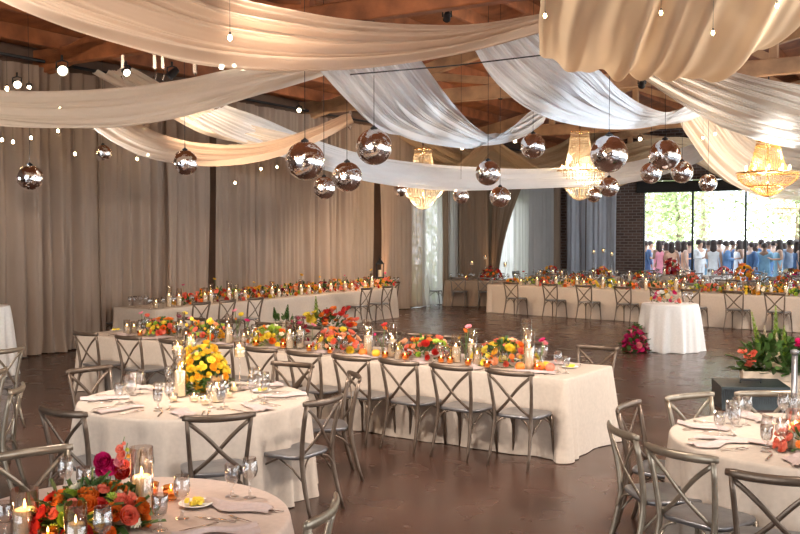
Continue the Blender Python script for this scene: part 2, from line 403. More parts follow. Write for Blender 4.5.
# people
def skin_mesh(name, verts, edges, radii, root=0, sub=1):
    me = bpy.data.meshes.new(name); me.from_pydata(verts, edges, []); o = bpy.data.objects.new(name, me); COL.objects.link(o)
    o.modifiers.new('skin', 'SKIN'); s = o.modifiers.new('sub', 'SUBSURF'); s.levels = sub
    for v, r in zip(me.skin_vertices[0].data, radii): v.radius = (r[0], r[1]) if isinstance(r, tuple) else (r, r)
    me.skin_vertices[0].data[root].use_root = True
    dg = bpy.context.evaluated_depsgraph_get(); dg.update()
    r = bpy.data.meshes.new_from_object(o.evaluated_get(dg)); r.name = name
    bpy.data.objects.remove(o); r.polygons.foreach_set('use_smooth', [True]*len(r.polygons)); return r
def person_meshes(kind):
    # pelvis, spine, neck, head, arms, legs
    w = .19 if kind != 'dress' else .165
    V = [(0, 0, .95), (0, .01, 1.12), (0, 0, 1.32), (0, 0, 1.45), (0, .015, 1.53), (0, .02, 1.60), (0, .015, 1.70)]
    E = [(0, 1), (1, 2), (2, 3), (3, 4), (4, 5), (5, 6)]
    Rr = [(.15, .11), (.13, .10), (.165, .11), (.075, .07), (.055, .055), (.078, .092), (.062, .075)]
    bend = kind == 'bent'
    def arm(s, up):
        i = len(V)
        V.extend([(s*w, 0, 1.40), (s*(w+.05), -.03, 1.13)] + ([(s*(w-.06), .2, 1.12), (s*(w-.10), .27, 1.16), (s*(w-.11), .33, 1.18)] if up else [(s*(w+.06), .04, .88), (s*(w+.055), .06, .81), (s*(w+.05), .07, .74)]))
        E.extend([(2, i), (i, i+1), (i+1, i+2), (i+2, i+3), (i+3, i+4)]); Rr.extend([.058, .043, .028, (.022, .035), .014])
    def leg(s):
        i = len(V); V.extend([(s*.09, 0, .88), (s*.10, .02, .5), (s*.10, -.02, .09), (s*.11, .12, .03)])
        E.extend([(0, i), (i, i+1), (i+1, i+2), (i+2, i+3)]); Rr.extend([.088, .058, .038, (.03, .04)])
    arm(1, bend); arm(-1, kind == 'dress'); leg(1); leg(-1)
    body = skin_mesh('person_body', V, E, Rr)
    # clothing: the same skeleton without head and hands, a little fuller
    keep = [0, 1, 2, 7, 8, 9, 12, 13, 14] + ([17, 18, 19, 21, 22, 23] if kind != 'dress' else [])
    if kind == 'dress': keep = [0, 1, 2, 7, 12]
    mp = {k: i for i, k in enumerate(keep)}
    V2 = [V[k] for k in keep]; E2 = [(mp[a_], mp[b_]) for (a_, b_) in E if a_ in mp and b_ in mp]
    R2 = [tuple(q+.022 for q in (Rr[k] if isinstance(Rr[k], tuple) else (Rr[k], Rr[k]))) for k in keep]
    if kind == 'dress':
        n = len(V2); V2 += [(0, 0, .7), (0, 0, .4), (0, 0, .15)]; E2 += [(0, n), (n, n+1), (n+1, n+2)]; R2 += [(.19, .16), (.22, .19), (.25, .22)]
    cl = skin_mesh('clothing', V2, E2, R2)
    hb = MB()
    prof = [(.0, 1.795), (.05, 1.785), (.085, 1.75), (.098, 1.70), (.096, 1.65), (.088, 1.60)]
    if kind == 'dress': prof += [(.10, 1.5), (.10, 1.40), (.05, 1.33)]
    hb.lathe([(r, z) for r, z in prof], 12, (0, -.018, 0), False)
    return body, cl, hb.mesh('hair')
PM = {k: person_meshes(k) for k in ('suit', 'dress', 'bent')}
skin_m = [mat('skin_tone', c, .6) for c in ((.55, .33, .23), (.35, .2, .13), (.7, .48, .38))]
cm = {k: mat(k+'_clothes', c, .8) for k, c in dict(navy=(.08, .16, .32), blue=(.16, .30, .55), pink=(.9, .35, .45), peach=(.9, .55, .38), white=(.85, .85, .85), grey=(.3, .38, .5), teal=(.25, .45, .6)).items()}
hair_m = mat('dark_hair', (.05, .03, .025), .6)
PEO = [(650, 41, 'suit', 'grey', 'grey suit in the back row near the pier'), (662, 42, 'suit', 'white', 'white jacket in the back row, left pane'), (689, 40.5, 'suit', 'navy', 'navy suit just left of the first mullion'), (703, 42, 'dress', 'pink', 'pale pink dress in the back row'), (732, 41, 'suit', 'navy', 'navy suit in the back row, middle pane'), (744, 41.5, 'dress', 'grey', 'grey dress right by the second mullion'), (760, 41.8, 'suit', 'navy', 'navy suit in the back row, right pane'), (783, 41, 'dress', 'white', 'white dress in the back row, right pane'), (795, 42.5, 'suit', 'blue', 'blue suit in the back row at the right edge'),
       (645, 39, 'suit', 'navy', 'dark blue suit at the left edge of the glass'), (658, 38.5, 'dress', 'pink', 'bright pink dress next to the brick pier'),
       (665, 40, 'dress', 'peach', 'peach dress beside the pink dress'), (671, 38.6, 'dress', 'peach', 'peach dress with long dark hair, middle of the peach group'), (677, 40.5, 'dress', 'white', 'white dress behind the peach dresses'),
       (684, 38.7, 'dress', 'peach', 'peach dress left of the first mullion'), (699, 38.6, 'bent', 'white', 'white shirt right of the first mullion'), (708, 41, 'suit', 'teal', 'pale teal suit behind the white shirt'),
       (719, 40, 'suit', 'grey', 'grey-blue suit in the middle pane, left one'), (726, 38.3, 'bent', 'blue', 'broad blue jacket in the middle pane'), (738, 39.5, 'dress', 'white', 'white dress left of the second mullion'),
       (750, 38.4, 'suit', 'navy', 'navy suit right of the second mullion'), (755, 39.9, 'dress', 'blue', 'blue dress in the right pane'), (764, 38.6, 'bent', 'teal', 'pale teal jacket bending the arms, right pane'),
       (773, 40.6, 'suit', 'blue', 'bright blue suit, tallest in the right pane'), (778, 37.6, 'dress', 'teal', 'teal dress in front of the bright blue suit'), (789, 38.8, 'suit', 'grey', 'grey suit near the right edge of the photo'),
       (797, 38.2, 'dress', 'navy', 'navy dress at the right edge of the photo'), (713, 38.2, 'dress', 'white', 'white dress between the first mullion and middle'), (768, 41.5, 'suit', 'white', 'white jacket behind the right pane group')]
for i, (u, Y, kd, c, d) in enumerate(PEO):
    kk = (u-400)/F; p = Q(u, 300, AB/(A.x*kk+A.y)+1.0+max(0, Y-37.8)*.7)
    t = empty('person', (p.x, p.y, 0), random.uniform(-2.6, 2.6), 'person outside in a '+d, 'person', 'people on the terrace')
    s = random.uniform(1.02, 1.1); t.scale = (s*1.2, s*1.2, s)
    bo, cl, hr = PM[kd]
    ob('body', bo, skin_m[i % 3], t); ob('clothing', cl, cm[c], t); ob('hair', hr, hair_m, t)

# ------------------------------------------------------------------ drapes along the walls
M['drape'] = sheer('taupe_drape', (.50, .39, .31), .10, .35, 2)
M['drape_dark'] = sheer('brown_drape', (.24, .17, .12), .0, .15, 2)
M['drape_sheer'] = sheer('sheer_white_drape', (.60, .57, .54), .20, .5, 2)
M['drape_daylit'] = sheer('daylit_drape', (.80, .84, .92), .12, .5, 2)  # daylight from the glass wall put into the colour as pale blue
def curtain(o0, dvec, W, h, m, label, seed, amp=.055, group='drapes along the walls', gather=0, n=None):
    rnd = random.Random(seed); nrm = Vector((-dvec.y, dvec.x, 0))
    ph = [rnd.uniform(0, 6.28) for _ in range(5)]; fr = [rnd.uniform(.8, 1.2)*k for k in (2.0, 5.0, 9.0, 17.0)]
    nu = int((n or 44)*W)+8; nv = 16
    def pf(u, v):
        x = u*W; z = h*v
        wob = .05*math.sin(1.3*z+ph[4]+x*.7)
        d = amp*(.35*math.sin(fr[0]*(x+wob)+ph[0]) + .8*math.sin(fr[1]*(x+wob*.7)*1.25+ph[1]+.25*math.sin(z)) + .55*math.sin(fr[2]*(x+wob*.5)*1.3+ph[2]) + .3*math.sin(fr[3]*x*1.4+ph[3]))
        d += amp*(.35*math.sin(24*x+ph[0]+.3*z)+.28*math.sin(37*x+ph[2]))
        d *= (.75+.35*(1-v))
        xx = x
        if gather: # pulled aside: narrows towards the tie
            k = math.sin(min(1, (1-v))*PI/2)*gather; xx = x*(1-k)
        if v == 0: d += .05*math.sin(x*7+ph[1])
        return (dvec.x*xx+nrm.x*d, dvec.y*xx+nrm.y*d, z+.02)
    mb = MB(); mb.grid(pf, nu, nv)
    o = ob('drape', mb, m); o.location = o0; return tag(o, label, 'curtain', group)
def a_at(u, b=BL+.32):
    k = (u-400)/F; Y = b/(B.x*k+B.y); return k*Y*A.x + Y*A.y
LP = [(-45, 30, 'drape', 'taupe floor-length drape at the left edge of the photo behind the pale table'),
      (30, 95, 'drape', 'taupe floor-length drape puddling on the dark floor left of the long tables'),
      (95, 167, 'drape', 'smooth taupe drape behind the left end of the tables, with the round ball shadow'),
      (167, 209, 'drape', 'taupe drape left of the narrow black gap in the left wall'),
      (217.5, 268, 'drape', 'taupe drape just right of the narrow black gap in the left wall'),
      (268, 322, 'drape', 'taupe drape behind the hanging mirror balls with bright sheer streaks'),
      (322, 375, 'drape', 'taupe drape lit amber along one fold, left of the second black gap'),
      (380, 421, 'drape', 'taupe drape behind the black lantern at the end of the second long table'),
      (421.5, 440, 'drape_sheer', 'white sheer panel over the nearer left-wall window, narrow left half'),
      (440, 447, 'drape_dark', 'narrow brown drape between the two sheer halves of the nearer window'),
      (447, 457, 'drape_sheer', 'white sheer panel over the nearer left-wall window, right half'),
      (457, 492, 'drape_dark', 'dark brown drape between the two sheer-covered windows'),
      (496, 552, 'drape_sheer', 'wide white sheer panel over the farther left-wall window'),
      (552, 559, 'drape_dark', 'dark brown drape in the far corner of the room')]
for i, (u0, u1, m, lab) in enumerate(LP):
    a0, a1 = a_at(u0), a_at(u1)+(.16 if u1 not in (209, 375) else 0)
    curtain(R(a0, BL+.32), A, a1-a0, 5.0, m, lab, i+3, .075 if m != 'drape_sheer' else .045, n=64 if i < 8 else 44)
tag(curtain(R(a_at(486), BL+.55), A, 3.6, 5.0, 'drape_dark', 'brown drape pulled aside to a point against the farther window', 40, .05, None, .93), cat='curtain')
kb = [BL+.35, BL+1.2, bw0-.05]
for i in range(2):
    curtain(R(AB-.3, kb[i]), B, kb[i+1]-kb[i]-.06, 4.9, 'drape_daylit', ('daylight-tinted drape in the corner of the back wall', 'daylight-tinted drape on the back wall beside the brick pier')[i], 60+i, .08, n=44)
rod = MB(); rod.tube([(0, 0, 0), A*(a_at(559)-a_at(-45))], .03); o = ob('drape_rail', rod, 'black'); o.location = R(a_at(-45), BL+.32, 5.12); tag(o, 'black rail carrying the drapes high on the left wall', 'curtain rail')
for (a, p, c) in UPL:
    light('SPOT', 'uplight_beam', R(a, BL+.75, .25), p*12, c, .04, R(a+.2, BL+.3, 4), 38, .7)
def uplight(a):
    r = empty('uplight', R(a, BL+.75, 0), RZ, None, None)
    mb = MB(); mb.lathe([(.07, .02), (.08, .05), (.08, .17), (.07, .2)], 14); mb.box((0, 0, .012), (.2, .2, .024)); ob('housing', mb, 'black', r)
    mb = MB(); mb.lathe([(.06, .201), (0, .203)], 14); ob('lens', mb, 'lens', r); return r
for (a, p, c), w in zip(UPL, ('nearest', 'second', 'third', 'fourth', 'farthest')):
    tag(uplight(a), 'small black uplight on the floor against the left drapes, %s one' % w, 'uplight')

# ------------------------------------------------------------------ ceiling swags: one pale fabric, its warm and daylit tones put into the colours
M['swag_tan'] = sheer('warm_lit_voile', (.80, .63, .48), .16, .5, 1.5)
M['swag_ivory'] = sheer('ivory_voile', (.90, .81, .70), .14, .5, 1.5)
M['swag_white'] = sheer('white_voile', (.93, .94, .96), .05, .5, 1.5)
M['swag_cream'] = sheer('spotlit_voile', (.92, .73, .50), .05, .55, 1.5)
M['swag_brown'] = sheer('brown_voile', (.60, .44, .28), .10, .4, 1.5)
def cr_(P0, t):
    n = len(P0)-1; x = t*n; i = min(int(x), n-1); f = x-i
    p = [P0[max(0, i-1)], P0[i], P0[i+1], P0[min(n, i+2)]]
    return .5*((2*p[1]) + (p[2]-p[0])*f + (2*p[0]-5*p[1]+4*p[2]-p[3])*f*f + (3*p[1]-p[0]-3*p[2]+p[3])*f*f*f)
def swag(name_label, e1, e2, m, folds=9, amp=.10, seed=0, nu=46, nv=150):
    """cloth strip between two edges, each a list of (u, v, distance); pleats run along it"""
    rnd = random.Random(seed)
    E1 = [Q(*e) for e in e1]; E2 = [Q(*e) for e in e2]
    ph = [rnd.uniform(0, 6.28) for _ in range(6)]; off = [rnd.uniform(-.3, .3) for _ in range(4)]
    rows = []
    for i in range(nu+1):
        t = i/nu; a = cr_(E1, t); b = cr_(E2, t); tn = (cr_(E1, min(1, t+.02))+cr_(E2, min(1, t+.02))-cr_(E1, max(0, t-.02))-cr_(E2, max(0, t-.02))).normalized()
        w = b-a; nrm = tn.cross(w).normalized()
        row = []
        for j in range(nv+1):
            s = j/nv; drift = .035*math.sin(t*5+ph[0]+s*3)
            q = (s+drift)*2*PI
            d = amp*(.55*math.sin(folds*q*.5+ph[1]) + .5*math.sin(folds*q+ph[2]+1.2*math.sin(t*3+ph[5])) + .22*math.sin(folds*1.9*q+ph[3]) + .16*math.sin(folds*3.7*q+ph[4])+.09*math.sin(folds*6.1*q+ph[0]+2*t))
            # belly across the strip
            row.append(a + w*s + nrm*d)
        rows.append(row)
    vs = [p for r in rows for p in r]; c = sum(vs, Vector())/len(vs)
    mb = MB(); mb.add([v-c for v in vs], [(i*(nv+1)+j, i*(nv+1)+j+1, (i+1)*(nv+1)+j+1, (i+1)*(nv+1)+j) for i in range(nu) for j in range(nv)])
    o = ob('ceiling_swag', mb, m); o.location = c
    return tag(o, name_label, 'ceiling drapery', 'fabric swags under the ceiling')
swag('wide tan sheer swag sweeping down from the top left to behind the cream belly',
     [(-60, -30, 7.5), (20, 8, 8), (100, 36, 8.6), (190, 58, 9.3), (270, 68, 10), (345, 68, 10.8), (415, 60, 11.5), (480, 46, 12), (560, 22, 12.5)],
     [(60, -90, 8.5), (120, -60, 9), (170, -28, 9.5), (225, 0, 10), (290, 14, 10.6), (350, 23, 11.2), (420, 28, 11.8), (480, 28, 12.2), (560, 16, 12.6)], 'swag_tan', 7, .09, 1)
# the big cream belly coming overhead
L1 = []; L2 = []
path = [(4.2, 5.1), (4.9, 4.35), (5.7, 3.82), (6.5, 3.56), (7.2, 3.50), (8.2, 3.62), (9.6, 4.1), (11.2, 5.0)]
def W2P(x, y, z): # place -> pixel, used to write the belly in the same form as the others
    f = y*cp - (z-H)*sp; return (400+F*x/f, 267-F*(y*sp+(z-H)*cp)/f, y)
for (y, z) in path:
    L1.append(W2P(.95+(.05*(y-6.5) if y < 6.5 else .150*(y-6.5)), y, z-.02)); L2.append(W2P(2.95+(y-6.5)*.16, y, z-.02))
def belly():
    rnd = random.Random(5); nu, nv = 60, 150; rows = []
    for i in range(nu+1):
        t = i/nu; a = cr_([Q(*e) for e in L1], t); b = cr_([Q(*e) for e in L2], t)
        tn = (cr_([Q(*e) for e in L1], min(1, t+.02))-cr_([Q(*e) for e in L1], max(0, t-.02))).normalized(); w = b-a; nrm = tn.cross(w).normalized()
        row = []
        for j in range(nv+1):
            s = j/nv; q = s*2*PI
            g = .10*(.5*math.sin(3.1*q+.6) + .45*math.sin(5.3*q+2.0+.8*math.sin(t*4)) + .25*math.sin(9.7*q+1))
            edge = -.0*s; sag = -.17*math.sin(s*PI)**.8*(1) + .62*max(0, s-.62)**2*3.0 + .5*max(0, .10-s)**1*2
            # the crease two thirds across the left half
            cr2 = .13*math.exp(-((s-.37)/.035)**2)
            row.append(a + w*s + Vector((0, 0, 1))*(sag+cr2*.8) + nrm*g*.6)
        rows.append(row)
    vs = [p for r in rows for p in r]; c = sum(vs, Vector())/len(vs); mb = MB()
    mb.add([v-c for v in vs], [(i*(nv+1)+j, i*(nv+1)+j+1, (i+1)*(nv+1)+j+1, (i+1)*(nv+1)+j) for i in range(nu) for j in range(nv)])
    o = ob('ceiling_swag', mb, 'swag_cream'); o.location = c
    tag(o, 'huge warm cream fabric belly hanging close at the top right', 'ceiling drapery', 'fabric swags under the ceiling')
belly()
swag('sheer ivory swag running from the left edge up to the middle',
     [(-70, 118, 12.5), (0, 127, 12.6), (60, 131, 12.8), (130, 129, 13), (200, 116, 13.3), (270, 92, 13.7), (345, 68, 14.2), (400, 50, 14.6)],
     [(-70, 84, 13.5), (0, 92, 13.5), (60, 93, 13.6), (130, 88, 13.8), (200, 77, 14), (270, 66, 14.2), (345, 54, 14.5), (400, 40, 14.8)], 'swag_ivory', 5, .08, 2)
swag('brownish sheer swag hanging lowest on the left in front of the drapes',
     [(85, 118, 14.5), (120, 142, 14.6), (160, 157, 14.8), (215, 163, 15), (270, 156, 15.3), (320, 137, 15.6), (352, 118, 16)],
     [(110, 105, 15.5), (150, 130, 15.5), (190, 142, 15.6), (230, 146, 15.8), (270, 143, 16), (315, 130, 16.2), (350, 116, 16.4)], 'swag_tan', 5, .07, 3)
swag('pale diagonal swag crossing behind the sheer ivory one on the left',
     [(92, 73, 16), (125, 92, 16), (160, 112, 16.2), (205, 135, 16.4), (260, 150, 16.8)],
     [(132, 70, 16.6), (165, 88, 16.6), (205, 108, 16.8), (245, 126, 17), (300, 138, 17.4)], 'swag_ivory', 4, .07, 4)
swag('long white swag looping low behind the mirror balls from left to right',
     [(196, 118, 16), (240, 140, 16.6), (300, 158, 17.4), (365, 177, 18.4), (430, 186, 19.4), (500, 189, 20.4), (560, 188, 21.4), (620, 185, 22.2), (680, 170, 23), (722, 150, 23.6)],
     [(226, 106, 16.8), (262, 118, 17.4), (305, 137, 18.2), (365, 156, 19.2), (430, 166, 20.2), (500, 170, 21.2), (560, 168, 22.2), (620, 164, 23), (670, 152, 23.6), (712, 136, 24.2)], 'swag_white', 5, .08, 5)
swag('white swag falling from upper centre to a belly and rising again',
     [(298, 44, 12.2), (347, 100, 13), (378, 128, 14), (415, 140, 15.2), (455, 145, 16.4), (492, 142, 17.6), (522, 135, 18.8), (545, 120, 20)],
     [(396, 26, 13.2), (434, 80, 14.2), (455, 106, 15.2), (474, 124, 16.4), (494, 136, 17.6), (512, 128, 18.8), (530, 114, 20), (548, 104, 21)], 'swag_white', 7, .10, 6)
swag('broad white swag sweeping down to the right from behind the cream belly',
     [(464, 36, 12.9), (487, 72, 13.1), (520, 104, 13.4), (560, 121, 14.6), (605, 127, 15.8), (650, 126, 17), (690, 120, 18.2), (722, 104, 19.6)],
     [(532, 20, 13.3), (564, 46, 13.5), (600, 70, 14.2), (622, 92, 15.2), (646, 108, 16.4), (668, 112, 17.6), (690, 104, 18.8), (712, 92, 20)], 'swag_white', 7, .10, 7)
swag('white and grey swag running down to the right edge below the cream belly',
     [(634, 72, 10.4), (668, 96, 11.2), (700, 116, 12), (740, 134, 12.8), (790, 147, 13.8), (850, 152, 15), (910, 140, 16)],
     [(700, 62, 11.2), (730, 70, 12), (762, 78, 12.8), (795, 84, 13.6), (835, 92, 14.4), (880, 96, 15.4), (925, 92, 16.4)], 'swag_ivory', 7, .10, 8)
swag('tan sheer swag hanging at the right in front of the glass wall and chandelier',
     [(672, 112, 19), (690, 140, 19.4), (708, 165, 19.8), (738, 188, 20.2), (775, 199, 20.8), (825, 200, 21.6), (880, 186, 22.6)],
     [(728, 92, 20), (745, 112, 20.4), (762, 128, 20.8), (785, 138, 21.2), (815, 145, 21.8), (850, 146, 22.4), (890, 136, 23)], 'swag_ivory', 8, .09, 9)
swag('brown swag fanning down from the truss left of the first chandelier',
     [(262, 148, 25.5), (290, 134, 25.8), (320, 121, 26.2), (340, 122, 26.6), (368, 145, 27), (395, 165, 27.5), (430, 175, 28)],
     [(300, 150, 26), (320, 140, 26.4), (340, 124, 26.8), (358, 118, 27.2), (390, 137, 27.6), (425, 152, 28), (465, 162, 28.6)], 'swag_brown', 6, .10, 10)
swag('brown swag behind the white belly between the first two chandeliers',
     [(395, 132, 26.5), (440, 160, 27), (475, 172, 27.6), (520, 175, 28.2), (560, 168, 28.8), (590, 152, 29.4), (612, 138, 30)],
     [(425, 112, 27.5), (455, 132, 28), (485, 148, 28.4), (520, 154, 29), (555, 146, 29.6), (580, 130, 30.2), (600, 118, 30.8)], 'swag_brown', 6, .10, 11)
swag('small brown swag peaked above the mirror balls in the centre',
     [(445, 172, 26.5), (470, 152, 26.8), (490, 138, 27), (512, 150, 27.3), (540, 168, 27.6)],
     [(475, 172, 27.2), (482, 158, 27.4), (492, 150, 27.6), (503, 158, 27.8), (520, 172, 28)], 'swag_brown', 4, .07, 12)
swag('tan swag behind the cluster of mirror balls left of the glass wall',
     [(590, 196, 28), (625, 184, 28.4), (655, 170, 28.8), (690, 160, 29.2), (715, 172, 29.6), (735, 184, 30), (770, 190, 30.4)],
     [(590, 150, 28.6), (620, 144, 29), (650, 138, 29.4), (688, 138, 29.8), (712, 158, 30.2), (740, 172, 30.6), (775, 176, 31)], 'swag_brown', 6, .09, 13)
for k, (x0, y0) in enumerate(((-6.4, -1.0), (-3.6, -1.5), (-0.8, -2.4), (2.0, -2.0), (4.8, -1.0))):  # unseen swags added for the mirror balls to reflect and for bounce
    e1 = []; e2 = []
    for j in range(7):
        t = j/6; yy = y0+7.4*t-3; zz = 4.9-1.2*math.sin(t*PI)
        e1.append(Vector((x0-1.1+.12*j, yy, zz))); e2.append(Vector((x0+1.2+.12*j, yy, zz+.1)))
    mb = MB()
    def pf(u, v, e1=e1, e2=e2):
        a = cr_(e1, v); b_ = cr_(e2, v); q = a.lerp(b_, u); return q+Vector((0, 0, .05*math.sin(u*40)+.04*math.sin(u*23+1)))
    mb.grid(pf, 80, 24); o = ob('ceiling_swag', mb, 'swag_ivory'); tag(o, 'unseen ivory swag added overhead behind the viewpoint, '+('far left', 'left', 'middle', 'right', 'far right')[k]+' one', 'ceiling drapery', 'fabric swags under the ceiling')
# cable strung across below the trusses
mb = MB(); p, q = Q(350, 74.5, 11), Q(560, 53, 11); mb.tube([p-p, (q-p)*.5-Vector((0, 0, .02)), q-p], .008, 6)
o = ob('steel_cable', mb, 'black'); o.location = p; tag(o, 'thin dark cable strung across in front of the white swags', 'cable')

# ------------------------------------------------------------------ mirror balls
bm_ = MB(); nseg = 64
bm_.lathe([(math.sin(PI*i/40)*.5, -math.cos(PI*i/40)*.5) for i in range(41)], nseg, caps=False)
ball_me = bm_.mesh('mirror_sphere'); cap_me = MB().lathe([(.10, .492), (.10, .53), (.05, .56), (.015, .6)], 16).mesh('cap')
BALLS = [(30, 178, 26, .40, 'far left in front of the taupe drape'), (103, 153, 17, .30, 'small one, second from the left'), (185, 163, 26, .40, 'third from the left, beside the black gap'),
         (305, 161, 39, .52, 'large one left of centre, in front of the white swag'), (324, 188, 23, .34, 'small one tucked below the large left-of-centre ball'), (347, 177, 30, .46, 'half hidden behind the white swag, left of centre'),
         (374, 147, 36, .50, 'large one overlapping the white swag in the centre'), (488, 173, 25, .42, 'hanging in front of the long white swag at centre'), (461, 196, 16, .34, 'smallest one right of the first chandelier'),
         (500, 197, 21, .42, 'below the long white swag at centre, against the drapes'), (533, 146, 25, .48, 'high one left of the second chandelier'), (609, 154, 37, .56, 'largest one right of the second chandelier'),
         (609, 187, 20, .40, 'directly below the largest right-hand ball'), (594, 195, 15, .34, 'tiny one partly behind the second chandelier'), (665, 155, 31, .54, 'large one above the glass wall'),
         (651, 173, 21, .38, 'small one at lower left of the glass wall cluster'), (682, 172, 22, .44, 'behind the large one above the glass wall'), (708, 183, 18, .36, 'lowest and rightmost, above the second glass pane'),
         (400, 190, 14, .34, 'tiny one half hidden by the first chandelier')]
for (u, v, d, D, lab) in BALLS:
    Y = F*D/d; p = Q(u, v, Y); r = empty('mirror_ball', p, 0, 'mirror ball, '+lab, 'mirror ball', 'mirror balls under the swags')
    ob('mirror_sphere', ball_me, 'mirror', r, scale=D); ob('hanging_cap', cap_me, 'black', r, scale=D)
    top = roofz(p.dot(B))-.1-p.z; mb = MB(); mb.tube([(0, 0, D*.58), (0, 0, top)], .004, 6); ob('wire', mb, 'black', r)

# ------------------------------------------------------------------ chandeliers
def crystal_mat(name, c, e):
    m = sheer(name, c, .25, .6, 20, .15); nt = m.node_tree; N = nt.nodes; L = nt.links
    out = [n for n in N if n.type == 'OUTPUT_MATERIAL'][0]; g = N.new('ShaderNodeBsdfGlossy'); g.inputs['Roughness'].default_value = .12
    mx = N.new('ShaderNodeMixShader'); mx.inputs[0].default_value = .25; src = out.inputs[0].links[0].from_socket
    L.new(src, mx.inputs[1]); L.new(g.outputs[0], mx.inputs[2]); L.new(mx.outputs[0], out.inputs[0]); return m
M['crystal'] = crystal_mat('crystal_beads', (.96, .77, .60), 0); M['crystal_amber'] = crystal_mat('amber_crystal_beads', (.95, .62, .25), 0)
def beads(path_list, size, spacing):
    mb = MB(); vs = []; fs = []
    for (p, q, sag) in path_list:
        p = Vector(p); q = Vector(q); L_ = (q-p).length; n = max(2, int(L_/spacing))
        for i in range(n):
            t = i/(n-1); c = p.lerp(q, t)-Vector((0, 0, sag*4*t*(1-t))); o = len(vs)
            s = size*random.uniform(.8, 1.2)
            vs += [c+Vector((s, 0, 0)), c+Vector((0, s, 0)), c-Vector((s, 0, 0)), c-Vector((0, s, 0)), c+Vector((0, 0, s*1.25)), c-Vector((0, 0, s*1.25))]
            fs += [(o, o+1, o+4), (o+1, o+2, o+4), (o+2, o+3, o+4), (o+3, o, o+4), (o+1, o, o+5), (o+2, o+1, o+5), (o+3, o+2, o+5), (o, o+3, o+5)]
    return mb.add(vs, fs, False)
def chandelier(u, vtop, vbot, D, w, m, lab, power, amber=False):
    Y = F*D/w; pt = Q(u, vtop, Y); pb = Q(u, vbot, Y); h = pt.z-pb.z
    r = empty('crystal_chandelier', (pt.x, pt.y, pt.z), 0, lab, 'chandelier', 'crystal chandeliers')
    Rt = D*.19; Rm = D*.5; Rw = D*.30; z1 = -h*.58; z2 = -h*.70; z3 = -h*.82; z4 = -h
    def ring(rad, z, n): return [(rad*math.cos(2*PI*i/n), rad*math.sin(2*PI*i/n), z) for i in range(n)]
    N_ = 40
    up = []
    for i in range(N_):
        a = 2*PI*i/N_; c, s = math.cos(a), math.sin(a)
        up += [((Rt*c, Rt*s, 0), (Rt*.95*c, Rt*.95*s, -h*.10), 0), ((Rt*c, Rt*s, -h*.06), (Rm*.62*c, Rm*.62*s, z1*.92), .05*h), ((Rm*.62*c, Rm*.62*s, z1*.92), (Rm*c, Rm*s, z1), .01)]
    ob('crystal_canopy', beads(up, D*.011, D*.026), m, r)['kind'] = 'stuff'
    mid = []
    for i in range(46):
        a = 2*PI*i/46; c, s = math.cos(a), math.sin(a)
        mid += [((Rm*c, Rm*s, z1), (Rm*.94*c, Rm*.94*s, z2), 0), ((Rm*.92*c, Rm*.92*s, z2), (Rw*.8*c, Rw*.8*s, z3), .04*h)]
    ob('crystal_skirt', beads(mid, D*.012, D*.026), m, r)['kind'] = 'stuff'
    low = []
    for i in range(30):
        a = 2*PI*i/30; c, s = math.cos(a), math.sin(a)
        low += [((Rw*c, Rw*s, z3+.02), (Rw*.9*c, Rw*.9*s, z3-.05*h), 0), ((Rw*.9*c, Rw*.9*s, z3-.04*h), (.02*c, .02*s, z4), .03*h)]
    ob('crystal_basket', beads(low, D*.011, D*.024), m, r)['kind'] = 'stuff'
    fr = MB()
    for (rad, z, th) in ((Rt, 0, .012), (Rt*.97, -h*.08, .008), (Rm, z1, .016), (Rw, z3, .010)):
        fr.tube(ring(rad, z, 24)+ring(rad, z, 24)[:1], th*D, 6)
    fr.tube([(0, 0, .12), (0, 0, z4+.05)], .012)
    for i in range(6):
        a = PI*i/3; fr.tube([(0, 0, z1), (Rm*math.cos(a), Rm*math.sin(a), z1)], .008, 6); fr.tube([(0, 0, 0), (Rt*math.cos(a), Rt*math.sin(a), 0)], .008, 6)
    ob('frame', fr, 'brass', r)
    bl = MB().lathe([(.004, 0), (.012, .02), (.016, .045), (.008, .08), (.001, .095)], 8).mesh('candle_bulb')
    for i in range(10):
        a = 2*PI*i/10; ob('candle_bulb', bl, 'bulb', r, (Rm*.72*math.cos(a), Rm*.72*math.sin(a), z1+.05))
    top = roofz(pt.dot(B))-.1-pt.z; mb = MB(); z = 0
    mb.tube([(0, 0, .1), (0, 0, max(.3, min(top, 3)))], .014, 6); ob('chain', mb, 'black', r)
    light('POINT', 'chandelier_glow', (pt.x, pt.y, pt.z-h*.5), power, (1, .62, .30) if amber else (1, .78, .52), .10)
    light('POINT', 'chandelier_glow', (pt.x, pt.y, pt.z-h*.78), power*.4, (1, .62, .30) if amber else (1, .78, .52), .06)
chandelier(423, 149, 209, 1.15, 45, 'crystal', 'crystal chandelier behind the white swag left of centre', 80)
chandelier(580, 132, 200, 1.15, 49, 'crystal', 'crystal chandelier hanging free in the centre right, brightest', 85)
chandelier(768, 141, 196, 1.15, 59, 'crystal_amber', 'amber crystal chandelier in front of the tan swag at the right', 50, True)
chandelier(785, 196, 217, 1.0, 27, 'crystal', 'small chandelier standing in for a reflection in the glass wall at the right', 10)  # added in place of a chandelier's reflection in the glass

